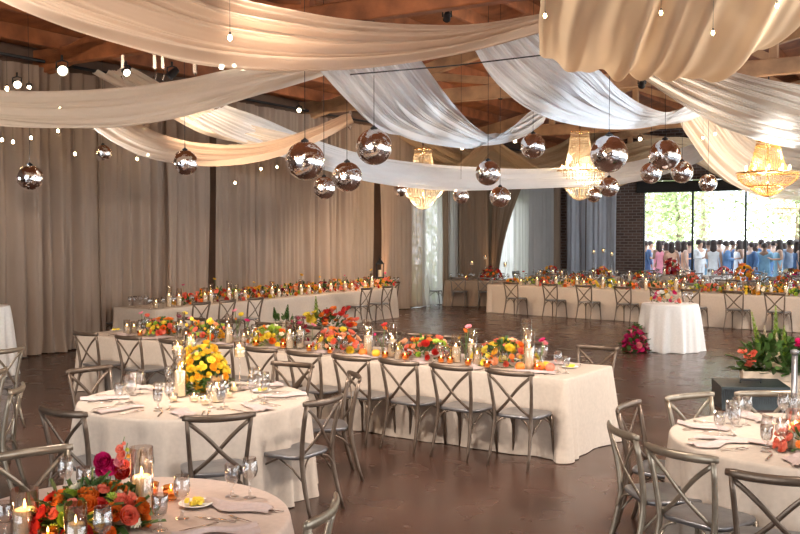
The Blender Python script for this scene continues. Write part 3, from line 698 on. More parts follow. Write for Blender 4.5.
# ------------------------------------------------------------------ stage lights on trusses, bulbs
def par_can(u, v, Y, tgt, lab, s=1.0, lit=True):
    s *= .5
    p = Q(u, v, Y); r = empty('stage_light', p, 0, lab, 'stage light', 'stage lights hung on the trusses')
    d = (Vector(tgt)-p).normalized(); q = d.to_track_quat('Z', 'Y').to_matrix().to_4x4()
    mb = MB(); mb.lathe([(.05, -.22), (.09, -.2), (.11, -.05), (.115, .1), (.125, .12)], 14, caps=False); mb.lathe([(.0, -.23), (.06, -.22)], 14, caps=False)
    o = ob('housing', mb, 'black', r, scale=s); o.rotation_euler = q.to_euler()
    mb = MB(); mb.lathe([(.104, .085), (.0, .095)], 14, caps=False); o = ob('lens', mb, 'lens' if lit else 'glass', r, scale=s); o.rotation_euler = q.to_euler()
    mb = MB(); mb.tube([(-.13*s, 0, 0), (-.13*s, 0, .18*s), (0, 0, .22*s), (.13*s, 0, .18*s), (.13*s, 0, 0)], .012, 6); mb.tube([(0, 0, .22*s), (0, 0, .34*s)], .03*s, 8); ob('yoke', mb, 'black', r)
def line(u, v, pl): return pl
YT = 16.6
par_can(17, 84, 15.5, (0, 5, 0), 'lit black stage light at the far left end of the first truss', 1.1)
par_can(29, 87, 16.0, (-1, 4, 0), 'small lit stage light second from the left', .6)
par_can(62, 70, 15.2, (1, 3, 0), 'large lit black stage light angled toward the camera', 1.4)
par_can(126, 72, 15.0, (2, 6, 0), 'stage light with a glowing slit, beside the hanging clamps', 1.0)
par_can(172, 74, 14.6, (-8, 13, 0), 'dark stage light turned toward the left drapes', 1.1, False)
par_can(221, 66, 14.2, (2, 5, 0), 'lit stage light left one of the three near the tan swag', .8)
par_can(234, 65, 14.2, (1, 5, 0), 'lit stage light middle one of the three near the tan swag', .6)
par_can(243, 69, 14.2, (3, 5, 0), 'lit stage light right one of the three near the tan swag', .7)
par_can(299, 110, 19.5, (0, 4, 0), 'lit stage light hanging over the brown swag in the dark roof', .8)
par_can(447, 17, 13.0, (0, 25, 0), 'unlit black stage light on the timber beam at top centre', .9, False)
par_can(501, 95, 20.5, (0, 30, 0), 'unlit stage light on the pale truss between the white swags', 1.2, False)
par_can(642, 84, 17.5, (6, 30, 0), 'unlit stage light in the gap under the cream belly', 1.1, False)
par_can(515, 141, 26, (0, 5, 2), 'round lit stage light beside the high mirror ball', .9)
par_can(462, 148, 25.5, (2, 6, 0), 'lit stage light above the brown swag at centre', .8)
par_can(640, 139, 25.5, (2, 4, 1), 'lit stage light right of the largest mirror ball', .9)
# clamps hanging under the first truss
cl = MB(); cl.box((0, 0, 0), (.06, .06, .22)); cl.tube([(0, 0, -.1), (.02, 0, -.2), (0, 0, -.28), (-.03, 0, -.22)], .012, 6); cl = cl.mesh('truss_clamp')
for i, (u, v, Y) in enumerate(((123, 62, 15), (155, 62, 14.8), (163, 62, 14.7), (195, 66, 14.4), (565, 100, 21), (350, 116, 19))):
    tag(ob('truss_clamp', cl, 'steel', loc=Q(u, v, Y)), 'pale metal clamp hanging under a truss, '+['left of the glowing slit light', 'left one of a close pair', 'right one of a close pair', 'beside the dark stage light', 'near the white swag edge', 'over the long white swag'][i], 'clamp', 'clamps on the trusses')
# warm string bulbs in front of the drapes
bulb_me = MB().lathe([(.001, -.035), (.02, -.025), (.028, 0), (.018, .03), (.01, .04)], 10).mesh('glass_bulb')
sock = MB().lathe([(.013, .038), (.013, .07), (.003, .075)], 8); sock.tube([(0, 0, .07), (0, 0, .5)], .003, 5); sock = sock.mesh('socket')
BU = [(2, 140), (13, 142), (31, 138), (58, 131), (75, 154), (137, 159), (148, 155), (101, 158), (60, 108), (7, 89), (230, 38), (261, 169), (277, 167), (235, 183), (144, 130), (545, 16), (661, 13), (777, 6), (713, 33), (791, 128), (703, 138), (715, 134)]
for i, (u, v) in enumerate(BU):
    if u < 300 and v > 100: Y = on_line(u, R(0, BL+.6), A).y; Y *= .985
    elif v < 100 and u < 300: Y = 12 if v > 80 else 9.3
    elif v < 100: Y = 5.2
    else: Y = 18.8
    r = empty('string_bulb', Q(u, v, Y), 0, 'tiny glowing warm bulb on a thin wire among the fabric', 'light bulb', 'tiny warm bulbs among drapes and swags')
    s = .8 if Y > 9 else .35
    ob('glass_bulb', bulb_me, 'bulb', r, scale=s); ob('socket', sock, 'black', r, scale=s)

# ------------------------------------------------------------------ cross-back chair
def lerp(a, b, t): return a+(b-a)*t
def rear_x(s, z): return s*(.182+.034*max(0, z-.45)/.4 + .02*(1-min(1, z/.45)))
def rear_y(z): return -.205-.015*math.sin(max(0, z)/.45*PI)*0 - (.10*((.45-z)/.45)**1.5 if z < .45 else .075*((z-.45)/.42)**1.5)
def chair_parts():
    P_ = []
    mb = MB(); # seat: rounded trapezoid with a dished top
    n = 40; ring = []
    for i in range(n):
        a = 2*PI*i/n; c, s = math.cos(a), math.sin(a)
        x = .225*math.copysign(abs(c)**.45, c); y = .205*math.copysign(abs(s)**.45, s); x *= (1+.05*s)
        ring.append((x, y))
    vs = []
    lv = [(1, .435), (1.0, .452), (.985, .462), (.93, .465), (.6, .458), (.01, .455), ]
    lv = [(.01, .435), (.97, .435)]+lv[1:]
    for k, z in lv: vs += [(x*k, y*k, z) for x, y in ring]
    fs = [(j*n+i, j*n+(i+1) % n, (j+1)*n+(i+1) % n, (j+1)*n+i) for j in range(len(lv)-1) for i in range(n)]
    mb.add(vs, fs); P_.append(('seat', mb, 'seat'))
    for s in (-1, 1):
        mb = MB(); mb.tube([(rear_x(s, z), rear_y(z), z) for z in (0, .1, .2, .3, .4, .45, .55, .65, .75, .85)], [.012, .013, .015, .016, .017, .017, .016, .015, .015, .014], 8, 1.25, (0, 1, 0)); P_.append(('leg', mb, 'chair'))
        mb = MB(); mb.tube([(s*.195, .175, .44), (s*.20, .185, .3), (s*.207, .20, .15), (s*.215, .215, 0)], [.017, .015, .014, .011], 8); P_.append(('leg', mb, 'chair'))
    # top rail, bowed backwards
    mb = MB(); pts = []
    for i in range(13):
        t = i/12*2-1; pts.append((t*.245, rear_y(.85)-.050*(1-t*t)+.008, .858+.006*t*t))
    mb.tube(pts, [.018]+[.026]*11+[.018], 8, .55, (0, 1, 0)); P_.append(('top_rail', mb, 'chair'))
    for s in (-1, 1):
        mb = MB(); pts = []
        for i in range(13):
            t = i/12; z = lerp(.83, .47, t); x = s*lerp(-.205, .172, t)
            x += s*.010*math.sin(t*2*PI)
            pts.append((x, rear_y(z)-.030*math.sin(t*PI)-(.006 if s > 0 else -.006), z))
        mb.tube(pts, .0145, 8, .4, (0, 1, 0)); P_.append(('cross_slat', mb, 'chair'))
    def arch(p, q, name='arch_brace'):
        p = Vector(p); q = Vector(q); pts = []
        for i in range(9):
            t = i/8*PI/2; pts.append((lerp(p.x, q.x, 1-math.cos(t)), lerp(p.y, q.y, 1-math.cos(t)), lerp(p.z, q.z, math.sin(t))))
        mb = MB(); mb.tube(pts, .008, 6); P_.append((name, mb, 'chair'))
    for s in (-1, 1):
        arch((rear_x(s, .27), rear_y(.27), .27), (s*.08, -.19, .43)); arch((s*.203, .19, .27), (s*.08, .17, .43))
    mb = MB()
    for s in (-1, 1):
        mb.tube([(rear_x(s, .27), rear_y(.27), .27), (s*.2, -.15, .37), (s*.195, -.05, .428)], .008, 6); mb.tube([(s*.203, .19, .27), (s*.2, .13, .37), (s*.195, .03, .428)], .008, 6)
    for s in (-1, 1):
        m2 = MB(); m2.tube([(rear_x(s, .27), rear_y(.27), .27), (s*.2, -.13, .37), (s*.195, 0, .432), (s*.2, .13, .37), (s*.203, .19, .27)], .008, 6); P_.append(('side_brace', m2, 'chair'))
    return P_
CP = [(n, mb.mesh(n), m) for n, mb, m in chair_parts()]
far = MB()
for n, me, m in CP: far.add([v.co for v in me.vertices], [tuple(p.vertices) for p in me.polygons])
far_me = far.mesh('cross_back_chair')
def chair(x, y, d, label, group=None, pale=False, simple=False, cm_=None):
    if simple:
        o = ob('cross_back_chair', far_me, 'chair_dark', loc=(x, y, 0), rot=(0, 0, yaw(d))); return tag(o, label, 'chair', group)
    r = empty('cross_back_chair', (x, y, 0), yaw(d), label, 'chair', group)
    for n, me, m in CP: ob(n, me, (cm_ or ('chair_pale' if pale else 'chair')) if m == 'chair' else m, r)
    return r
def chair_at(u, v, d, label, group=None, **k):   # (u, v) is where the photo shows the middle of the top rail
    p = P(u, v, .865); d = Vector((d[0], d[1], 0)).normalized(); c = p + d*.30
    return chair(c.x, c.y, d, label, group, **k)

# ------------------------------------------------------------------ table cloths
def round_cloth(c, rad, z, label, m='cloth', seed=0, folds=15, flare=.03, group=None):
    rnd = random.Random(seed); n = 160; ph = [rnd.uniform(0, 6.28) for _ in range(4)]; vs = []
    lv = [(0.001, 0), (.5, 0), (.9, 0), (.985, 0), (1, -.004), (1.008, -.02)]
    for k, dz in lv: vs += [(rad*k*math.cos(2*PI*i/n), rad*k*math.sin(2*PI*i/n), z+dz) for i in range(n)]
    K = 14
    for j in range(1, K+1):
        t = j/K
        for i in range(n):
            a = 2*PI*i/n
            w = .55*math.sin(folds*a+ph[0]+.5*math.sin(3*a)) + .3*math.sin(folds*.62*a//1*0+round(folds*.6)*a+ph[1]) + .2*math.sin(round(folds*2.1)*a+ph[2])
            rr = rad*1.01 + flare*t + w*.088*t**.7*(1 if t < .99 else 1.05)
            vs.append((rr*math.cos(a), rr*math.sin(a), max(.006, z-.02-t*(z-.024)) if j < K else .006+.004*math.sin(a*9)))
    L_ = len(lv)+K
    fs = [(j*n+i, j*n+(i+1) % n, (j+1)*n+(i+1) % n, (j+1)*n+i) for j in range(L_-1) for i in range(n)]
    fs = [f[::-1] for f in fs]
    mb = MB(); mb.add(vs, fs); o = ob('tablecloth', mb, m); o.location = (c.x, c.y, 0); o.rotation_euler.z = rnd.uniform(0, 6)
    return tag(o, label, 'tablecloth', group)
def rect_cloth(c, L_, W, rz, z, label, m='cloth', seed=0, flare=.022, group=None, amp=.030):
    rnd = random.Random(seed); ph = [rnd.uniform(0, 6.28) for _ in range(4)]; r = .03
    per = []  # perimeter points with normals
    def seg(p, q, nx, ny, n):
        for i in range(n): t = i/n; per.append((lerp(p[0], q[0], t), lerp(p[1], q[1], t), nx, ny))
    hx, hy = L_/2, W/2; dn = 26
    def corner(cx, cy, a0):
        for i in range(8): a = a0+PI/2*i/8; per.append((cx+r*math.cos(a), cy+r*math.sin(a), math.cos(a), math.sin(a)))
    seg((-hx+r, -hy), (hx-r, -hy), 0, -1, int(L_*dn)); corner(hx-r, -hy+r, -PI/2)
    seg((hx, -hy+r), (hx, hy-r), 1, 0, int(W*dn)); corner(hx-r, hy-r, 0)
    seg((hx-r, hy), (-hx+r, hy), 0, 1, int(L_*dn)); corner(-hx+r, hy-r, PI/2)
    seg((-hx, hy-r), (-hx, -hy+r), -1, 0, int(W*dn)); corner(-hx+r, -hy+r, PI)
    n = len(per); vs = []; dist = [0]
    for i in range(1, n): dist.append(dist[-1]+math.hypot(per[i][0]-per[i-1][0], per[i][1]-per[i-1][1]))
    rows = []
    for k in (0, .5, .97): rows.append([(math.copysign(max(0, abs(p[0])-(1-k)*hy*.999), p[0]) if k < 1 else p[0], p[1]*max(.001, k), z) for p in per])
    rows.append([(p[0], p[1], z-.002) for p in per]); rows.append([(p[0]+p[2]*.007, p[1]+p[3]*.007, z-.015) for p in per])
    K = 12
    for j in range(1, K+1):
        t = j/K; row = []
        for i, (x, y, nx, ny) in enumerate(per):
            d = dist[i]; cd = min(math.hypot(abs(x)-hx, abs(y)-hy), 1)
            cf = math.exp(-(cd/.16)**2)
            w = amp*(.6*math.sin(d*7+ph[0]+.8*math.sin(d*1.7)) + .5*math.sin(d*13.1+ph[1]) + .35*math.sin(d*3.1+ph[2]))
            w += cf*(.05+.05*math.sin(d*34))
            o_ = .007+flare*t+w*t**.9
            row.append((x+nx*o_, y+ny*o_, z-.015-t*(z-.022) if j < K else .007))
        rows.append(row)
    for row in rows: vs += row
    fs = [((j+1)*n+i, (j+1)*n+(i+1) % n, j*n+(i+1) % n, j*n+i)[::-1] for j in range(len(rows)-1) for i in range(n)]
    mb = MB(); mb.add(vs, fs); o = ob('tablecloth', mb, m); o.location = (c.x, c.y, 0); o.rotation_euler.z = rz
    return tag(o, label, 'tablecloth', group)

# ------------------------------------------------------------------ glassware, candles, cutlery
def gmesh(prof, n=14): return MB().lathe(prof, n, caps=False)
wine = gmesh([(.0, .002), (.034, .003), (.030, .006), (.007, .012), (.0055, .05), (.0055, .085), (.012, .095), (.030, .11), (.039, .135), (.040, .155), (.033, .205), (.032, .206), (.0385, .155), (.037, .135), (.028, .112), (.001, .10)], 16).mesh('wine_glass')
goblet = gmesh([(.0, .002), (.036, .003), (.030, .007), (.008, .014), (.006, .04), (.010, .062), (.028, .078), (.036, .105), (.037, .165), (.036, .166), (.0345, .105), (.026, .081), (.001, .072)], 16).mesh('water_goblet')
water = gmesh([(.001, .073), (.026, .082), (.0338, .105), (.034, .135), (.001, .1355)], 14).mesh('water')
M['water'] = glassy('water_fill', (.93, .95, .97), .10, .03)
def wineglass(p, label, group, kind='wine'):
    if kind == 'wine': return tag(ob('wine_glass', wine, 'glass', loc=p), label, 'wine glass', group)
    o = tag(ob('water_goblet', goblet, 'glass', loc=p), label, 'goblet', group); ob('water', water, 'water', o); return o
cyl = gmesh([(.0, .002), (.045, .002), (.047, .006), (.047, .24), (.0455, .24), (.045, .008), (.001, .006)], 20).mesh('glass_cylinder')
pil = MB().lathe([(.0, .008), (.037, .008), (.038, .012), (.038, .15), (.035, .155), (.022, .150), (.004, .147), (.0018, .158), (.0, .16)], 16, caps=False).mesh('candle')
flm = MB().lathe([(.0005, .158), (.0042, .164), (.0048, .170), (.0025, .182), (.0003, .191)], 10, caps=False).mesh('flame')
CAND = []
def hurricane(p, h, label, group, s=1.0, lightp=0):
    s *= 1.12
    r = empty('pillar_candle', p, random.uniform(0, 6), label, 'candle', group)
    k = h/.15
    ob('glass_cylinder', cyl, 'glass', r, scale=(s, s, k*s*.98)); ob('candle', pil, 'wax', r, scale=(s, s, k*s*.85))
    ob('flame', flm, 'flame', r, loc=(0, 0, .158*(k*s*.85)-.158*s), scale=s)
    if lightp: light('POINT', 'candle_glow', (p[0], p[1], p[2]+.158*k*s*.85+.035), lightp, (1, .55, .2), .015)
    return r
vcup = gmesh([(.0, .002), (.022, .002), (.028, .02), (.032, .055), (.0305, .055), (.026, .02), (.001, .008)], 14).mesh('votive_cup')
vwax = MB().lathe([(.0, .009), (.024, .010), (.027, .034), (.002, .036), (.001, .042)], 12, caps=False).mesh('wax')
M['amberglass'] = glassy('amber_glass', (.95, .62, .28), .10, .08)
def votive(p, label, group, amber=True, s=1.0, lightp=0):
    r = empty('votive_candle', p, 0, label, 'candle', group)
    ob('votive_cup', vcup, 'amberglass' if amber else 'glass', r, scale=s); ob('wax', vwax, 'wax', r, scale=s); ob('flame', flm, 'flame', r, loc=(0, 0, (-.158*.7+.038)*s), scale=.7*s)
    if lightp: light('POINT', 'candle_glow', (p[0], p[1], p[2]+.07*s), lightp, (1, .5, .18), .015)
    return r
def stem_candle(p, h, label, group, s=1.0, lightp=0):
    r = empty('stemmed_candle_holder', p, 0, label, 'candle holder', group)
    mb = gmesh([(.0, .002), (.05, .003), (.045, .008), (.008, .02), (.006, h*.5), (.010, h*.52), (.006, h*.55), (.007, h-.01), (.03, h)], 16); ob('stem', mb, 'glass', r)
    ob('glass_cup', gmesh([(.0, h), (.044, h+.004), (.048, h+.02), (.050, h+.13), (.0485, h+.13), (.046, h+.02), (.001, h+.008)], 18), 'glass', r)
    ob('candle', pil, 'wax', r, loc=(0, 0, h+.0), scale=(1.1, 1.1, .5)); ob('flame', flm, 'flame', r, loc=(0, 0, h+.158*.5-.158), scale=1)
    if lightp: light('POINT', 'candle_glow', (p[0], p[1], p[2]+h+.125), lightp, (1, .55, .2), .015)
    return r
kn = MB(); kn.tube([(0, -.11, .006), (0, -.02, .007)], .007, 6, .5, (0, 0, 1)); kn.tube([(0, -.02, .005), (.002, .05, .005), (0, .11, .004)], [.008, .010, .002], 6, .25, (0, 0, 1)); kn = kn.mesh('knife')
fk = MB(); fk.tube([(0, -.1, .005), (0, .02, .008), (0, .04, .006)], [.006, .004, .010], 6, .4, (0, 0, 1))
for i in range(4): fk.tube([(-.009+i*.006, .04, .006), (-.009+i*.006, .09, .01)], .0016, 5)
fk = fk.mesh('fork')
def napkin_mesh(seed):
    rnd = random.Random(seed); a_, b_, c_ = [rnd.uniform(0, 6) for _ in range(3)]
    def pf(u, v):
        w = .055+.03*math.sin(u*5+a_)
        x = (v-.5)*2*w+.02*math.sin(u*9+b_); y = (u-.5)*.38
        z = .010+.012*math.sin(v*PI)*(1+.5*math.sin(u*8+c_))+.006*math.sin(v*12+u*6)*math.sin(v*PI)
        return (x, y, z)
    m_ = MB(); m_.grid(pf, 16, 14); return m_.mesh('napkin')
NAP = [napkin_mesh(i) for i in range(4)]
dish = gmesh([(.0, .004), (.05, .004), (.075, .014), (.078, .016), (.074, .017), (.05, .008), (.001, .008)], 24).mesh('plate')
def butter_plate(p, label):
    r = empty('bread_plate', p, 0, label, 'plate'); ob('plate', dish, 'cloth_white', r, scale=1.1)
    mb = MB(); rnd = random.Random(int(p[0]*100))
    for i in range(9): mb.box((rnd.uniform(-.04, .04), rnd.uniform(-.035, .035), .018+rnd.uniform(0, .015)), (.035, .02, .018), rnd.uniform(0, 3))
    o = ob('yellow_pieces', mb, 'yellow', r); o['kind'] = 'stuff'

# ------------------------------------------------------------------ flowers
def petal(mb, c, d, up, l, w, curl, nu=3, nv=3):
    d = d.normalized(); s = d.cross(up).normalized(); n = s.cross(d)
    vs = []
    for j in range(nv+1):
        v = j/nv
        for i in range(nu+1):
            u = i/nu*2-1; ww = w*math.sin(min(1, .15+v*.95)*PI*.62+.1)*(1-.15*(v == 1)*abs(u))
            vs.append(c+d*(l*v*math.cos(curl*v*.8)) + s*(u*ww*.5) + n*(l*math.sin(curl*v*.8)*v + .18*w*u*u))
    mb.add(vs, [(j*(nu+1)+i, j*(nu+1)+i+1, (j+1)*(nu+1)+i+1, (j+1)*(nu+1)+i) for j in range(nv) for i in range(nu)])
def rose():
    mb = MB(); Z = Vector((0, 0, 1))
    for (n, r, tilt, l, w, cu) in ((3, .004, 1.45, .026, .026, .5), (5, .007, 1.2, .032, .032, .5), (6, .011, .9, .038, .038, .55), (7, .014, .55, .042, .042, .6), (7, .014, .2, .044, .044, .7)):
        for i in range(n):
            a = 2*PI*(i+.5*(n % 2))/n + n; o = Vector((math.cos(a), math.sin(a), 0))
            petal(mb, o*r+Z*.002*n*0, (o*math.cos(tilt)+Z*math.sin(tilt)), -o*math.sin(tilt)+Z*math.cos(tilt), l, w, cu)
    mb.lathe([(.0, .018), (.008, .012), (.010, 0), (.004, -.01)], 8, caps=False)
    return mb.mesh('bloom')
def poppy():
    mb = MB(); Z = Vector((0, 0, 1))
    for (n, tilt, l, w) in ((6, .25, .048, .048), (5, .7, .034, .034)):
        for i in range(n):
            a = 2*PI*i/n+n; o = Vector((math.cos(a), math.sin(a), 0)); petal(mb, o*.004, o*math.cos(tilt)+Z*math.sin(tilt), -o*math.sin(tilt)+Z*math.cos(tilt), l, w, .35)
    mb.lathe([(.0, .022), (.012, .018), (.014, .006), (.006, 0)], 8, caps=False); return mb.mesh('bloom')
def puff():
    mb = MB()
    for i in range(46):
        z = 1-2*(i+.5)/46; r = math.sqrt(1-z*z); a = i*2.399963; d = Vector((r*math.cos(a), r*math.sin(a), z)); c = d*.022
        u = d.orthogonal().normalized()*.006; w = d.cross(u)
        mb.add([c+u, c+w, c-u, c-w, c+d*.009], [(0, 1, 4), (1, 2, 4), (2, 3, 4), (3, 0, 4)], False)
    mb.lathe([(.0, -.02), (.02, -.01), (.022, 0), (.02, .012), (.0, .022)], 10, caps=False); return mb.mesh('bloom')
def fruit():
    return MB().lathe([(.0, -.028), (.018, -.024), (.030, -.010), (.032, .004), (.026, .020), (.012, .028), (.004, .026), (.0, .023)], 14, caps=False).mesh('fruit')
ROSE, POPPY, PUFF, FRUIT = rose(), poppy(), puff(), fruit()
SHAPES = [ROSE, ROSE, POPPY, ROSE, PUFF]
def leaves(n, L_, W, Hh, size, seed, spill=.1):
    rnd = random.Random(seed); mb = MB()
    for i in range(n):
        th = rnd.uniform(0, 2*PI); el = rnd.uniform(-.1, 1)*PI/2; k = rnd.uniform(.35, 1.0)
        d = Vector((math.cos(th)*math.cos(el), math.sin(th)*math.cos(el), math.sin(el)))
        p = Vector((d.x*L_/2*k, d.y*W/2*k, max(.004, Hh*.9*k*max(0, d.z)+.01)))
        dd = (d+Vector((rnd.gauss(0, .5), rnd.gauss(0, .5), rnd.gauss(0, .3)+.1))).normalized()
        if p.z < .03 and dd.z < 0: dd.z = .1
        petal(mb, p, dd, Vector((0, 0, 1)) if abs(dd.z) < .9 else Vector((1, 0, 0)), size*rnd.uniform(.7, 1.3), size*.5*rnd.uniform(.7, 1.2), rnd.uniform(-.4, .5), 2, 3)
    return mb
def arrangement(p, L_, W, Hh, rz, pal, n, size, label, group=None, seed=0, lf=60, lfsize=.06, lime=False, tall=0, tallpal=None, cat='flower arrangement', z0=0, fr=0):
    size *= .72; n = int(n*1.45)
    rnd = random.Random(seed*31+5); r = empty('flower_arrangement', p, rz, label, cat, group)
    ob('foliage', leaves(lf, L_, W, Hh, lfsize, seed), 'leaf_lime' if lime else 'leaf', r)['kind'] = 'stuff'
    pts = []
    for i in range(n):
        best = None
        for _ in range(12):
            th = rnd.uniform(0, 2*PI); el = math.asin(rnd.uniform(.05, 1)); k = rnd.uniform(.82, 1.0)
            d = Vector((math.cos(th)*math.cos(el), math.sin(th)*math.cos(el), math.sin(el)))
            q = Vector((d.x*L_/2*k, d.y*W/2*k, Hh*k*d.z+.015)); md = min([(q-x).length for x in pts] or [9])
            if best is None or md > best[0]: best = (md, q, d)
        _, q, d = best; pts.append(q)
        q.z = max(q.z, size*.022)
        s = size*rnd.uniform(.75, 1.25); c = rnd.choice(pal)
        if fr and i < fr: me = FRUIT; nm = 'fruit'; q.z = .03*s*1.2; q.x *= 1.05; q.y *= 1.1
        else: me = rnd.choice(SHAPES); nm = 'bloom'
        d2 = (d+Vector((rnd.gauss(0, .25), rnd.gauss(0, .25), .15))).normalized()
        ob(nm, me, c, r, q, d2.to_track_quat('Z', 'Y').to_euler(), s)
    for i in range(tall):
        x = rnd.uniform(-L_/2, L_/2)*.8; y = rnd.uniform(-W/2, W/2)*.6; h = Hh*rnd.uniform(1.35, 1.9); c = rnd.choice(tallpal or pal)
        mb = MB(); mb.tube([(x*.5, y*.5, .02), (x*.8, y*.8, h*.6), (x, y, h)], .0025, 5); ob('stem', mb, 'stem', r)
        ob('bloom', rnd.choice((POPPY, PUFF, ROSE)), c, r, (x, y, h), (rnd.uniform(-.6, .6), rnd.uniform(-.6, .6), 0), size*rnd.uniform(.6, 1.0))
    return r
def bud_vase(p, h, cols, label, s=1.0):
    r = empty('bud_vase', p, random.uniform(0, 6), label, 'bud vase', 'bud vases on the long tables')
    ob('vase', gmesh([(.0, .002), (.025, .003), (.03, .03), (.024, .07), (.01, .10), (.012, .13), (.0105, .13), (.009, .10), (.001, .006)], 14), 'glass', r)
    for i, c in enumerate(cols):
        a = i*2.1; k = .03+.03*i; hh = h*(1-.14*i)
        mb = MB(); mb.tube([(0, 0, .01), (k*.3*math.cos(a), k*.3*math.sin(a), hh*.6), (k*math.cos(a), k*math.sin(a), hh)], .0035, 5); ob('stem', mb, 'stem', r)
        ob('bloom', (POPPY, ROSE, PUFF)[i % 3], c, r, (k*math.cos(a), k*math.sin(a), hh), (.5*math.cos(a), .5*math.sin(a), 0), s*(.8 if i < 2 else .55))
    return r

# ------------------------------------------------------------------ the front long table
N1 = P(566, 379.5); L1_ = P(77, 334); eL = (N1-L1_); LF = eL.length; eL = eL.normalized(); nL = Vector((-eL.y, eL.x, 0))  # nL points away from camera
WF = 1.12; cF = L1_ + eL*(LF/2) + nL*(WF/2); TZ = .762
rect_cloth(cF, LF, WF, math.atan2(eL.y, eL.x), .76, 'floor-length champagne cloth on the long front banquet table across the middle', 'cloth', 3)
lineN = P(508, 372, .865) - nL*.02
for i, u in enumerate((508, 450, 398, 349, 302, 258, 215, 171, 126, 83)):
    q = on_line(u, lineN, eL, .865); c = q + nL*.30
    d = (nL + eL*random.uniform(-.05, .05)).normalized()
    chair(c.x, c.y, d, 'chair on the near side of the front table, %s from the right' % ORD[i], 'chairs of the long front table')
lineF = N1 + nL*(WF+.30)
for i, u in enumerate((587, 516, 447, 410, 375, 332, 296, 255, 215, 180)):
    q = on_line(u, lineF, eL, .865); 
    chair(q.x, q.y, -nL, 'chair on the far side of the front table, %s from the right' % ORD[i], 'chairs of the long front table')
def FT(u, t, z=TZ):  # point on the front table: photo column u, t across from the near edge
    q = on_line(u, N1+nL*t, eL, .8); return Vector((q.x, q.y, z))
GF = 'flower arrangements on the long front table'; rzF = math.atan2(eL.y, eL.x)
warm = ['yellow', 'gold', 'orange', 'peach', 'coral', 'yellow', 'lime']
fl = [(163, .62, .20, ['yellow', 'lime', 'orange', 'peach', 'coral'], 'yellow and lime with orange, leftmost'), (210, .80, .20, ['gold', 'yellow', 'orange', 'coral', 'lime', 'peach'], 'gold and coral with lime, second from left'),
      (273, .85, .20, ['yellow', 'yellow', 'lime', 'orange', 'cream'], 'mostly yellow with lime leaves, third from left'), (338, .70, .22, ['coral', 'orange', 'coral', 'yellow', 'peach'], 'coral ranunculus and orange, fourth from left'),
      (426, .80, .22, ['lime', 'yellow', 'orange', 'coral', 'red', 'peach'], 'yellow-green and coral, second from right'), (505, .80, .24, ['yellow', 'gold', 'peach', 'orange', 'yellow', 'coral'], 'yellow roses with peach and orange, rightmost')]
for i, (u, L_, h, pal, lab) in enumerate(fl):
    arrangement(FT(u, .50), L_*.92, .40, h*1.05, rzF, pal, 34, 1.2, 'flowers on the long front table, '+lab, GF, 10+i, 80, .075, i == 2)
for (u, t, h, cols, lab) in ((143, .6, .26, ['pink', 'coral'], 'pink poppy at the left end'), (183, .5, .30, ['yellow', 'magenta'], 'magenta and yellow'), (190, .6, .24, ['pink'], 'single pale pink bloom'), (237, .7, .36, ['pink', 'yellow', 'orange'], 'tall pink bloom and orange balls'), (249, .55, .26, ['magenta'], 'magenta bloom'),
                      (302, .5, .28, ['magenta', 'burgundy'], 'magenta orchid'), (312, .6, .25, ['pink'], 'pink bloom among the candles'), (383, .45, .33, ['red', 'orange', 'magenta'], 'dark red ranunculus with orange poppies'), (466, .5, .36, ['pink', 'orange', 'gold'], 'big pink dahlia with orange balls'), (541, .55, .27, ['magenta', 'pink', 'gold'], 'magenta bloom near the right end')):
    bud_vase(FT(u, t), h, cols, 'small clear bud vase on the long front table holding '+lab)
GC = 'candles on the long front table'
for i, (u, t, h) in enumerate(((127, .35, .13), (134, .5, .11), (181, .45, .19), (152, .6, .14), (186, .3, .09), (229, .35, .20), (244, .35, .13), (248, .6, .12), (290, .35, .19), (300, .45, .22), (321, .35, .14), (296, .7, .12), (368, .35, .23), (392, .4, .20), (398, .3, .12), (456, .4, .17), (472, .55, .20), (477, .35, .14), (529, .35, .22), (526, .65, .27))):
    hurricane(FT(u, t), h, 'pillar candle in glass on the long front table, %s from the left' % ORD[i], GC, .85 if h < .15 else 1, 0)
for i, (u, t) in enumerate(((140, .3), (193, .35), (256, .3), (283, .3), (309, .3), (330, .25), (361, .3), (385, .28), (405, .28), (441, .3), (450, .3), (468, .28), (487, .25), (537, .3))):
    votive(FT(u, t), 'small amber glass votive on the long front table, %s from the left' % ORD[i], 'votives on the long front table', True, 1.2)
for i, (u, t, c, w) in enumerate(((540, .35, 'orange', 'leftmost'), (546, .42, 'gold', 'behind'), (550, .33, 'coral', 'rightmost'), (520, .22, 'orange', 'under the yellow roses'), (363, .25, 'orange', 'beside the middle pillar candle'), (376, .28, 'gold', 'below the dark red bloom'))):
    q = FT(u, t); q.z += .045; tag(ob('citrus_fruit', FRUIT, c, loc=q, scale=1.5), 'round orange fruit lying on the long front table, '+w, 'fruit', 'fruit on the long front table')
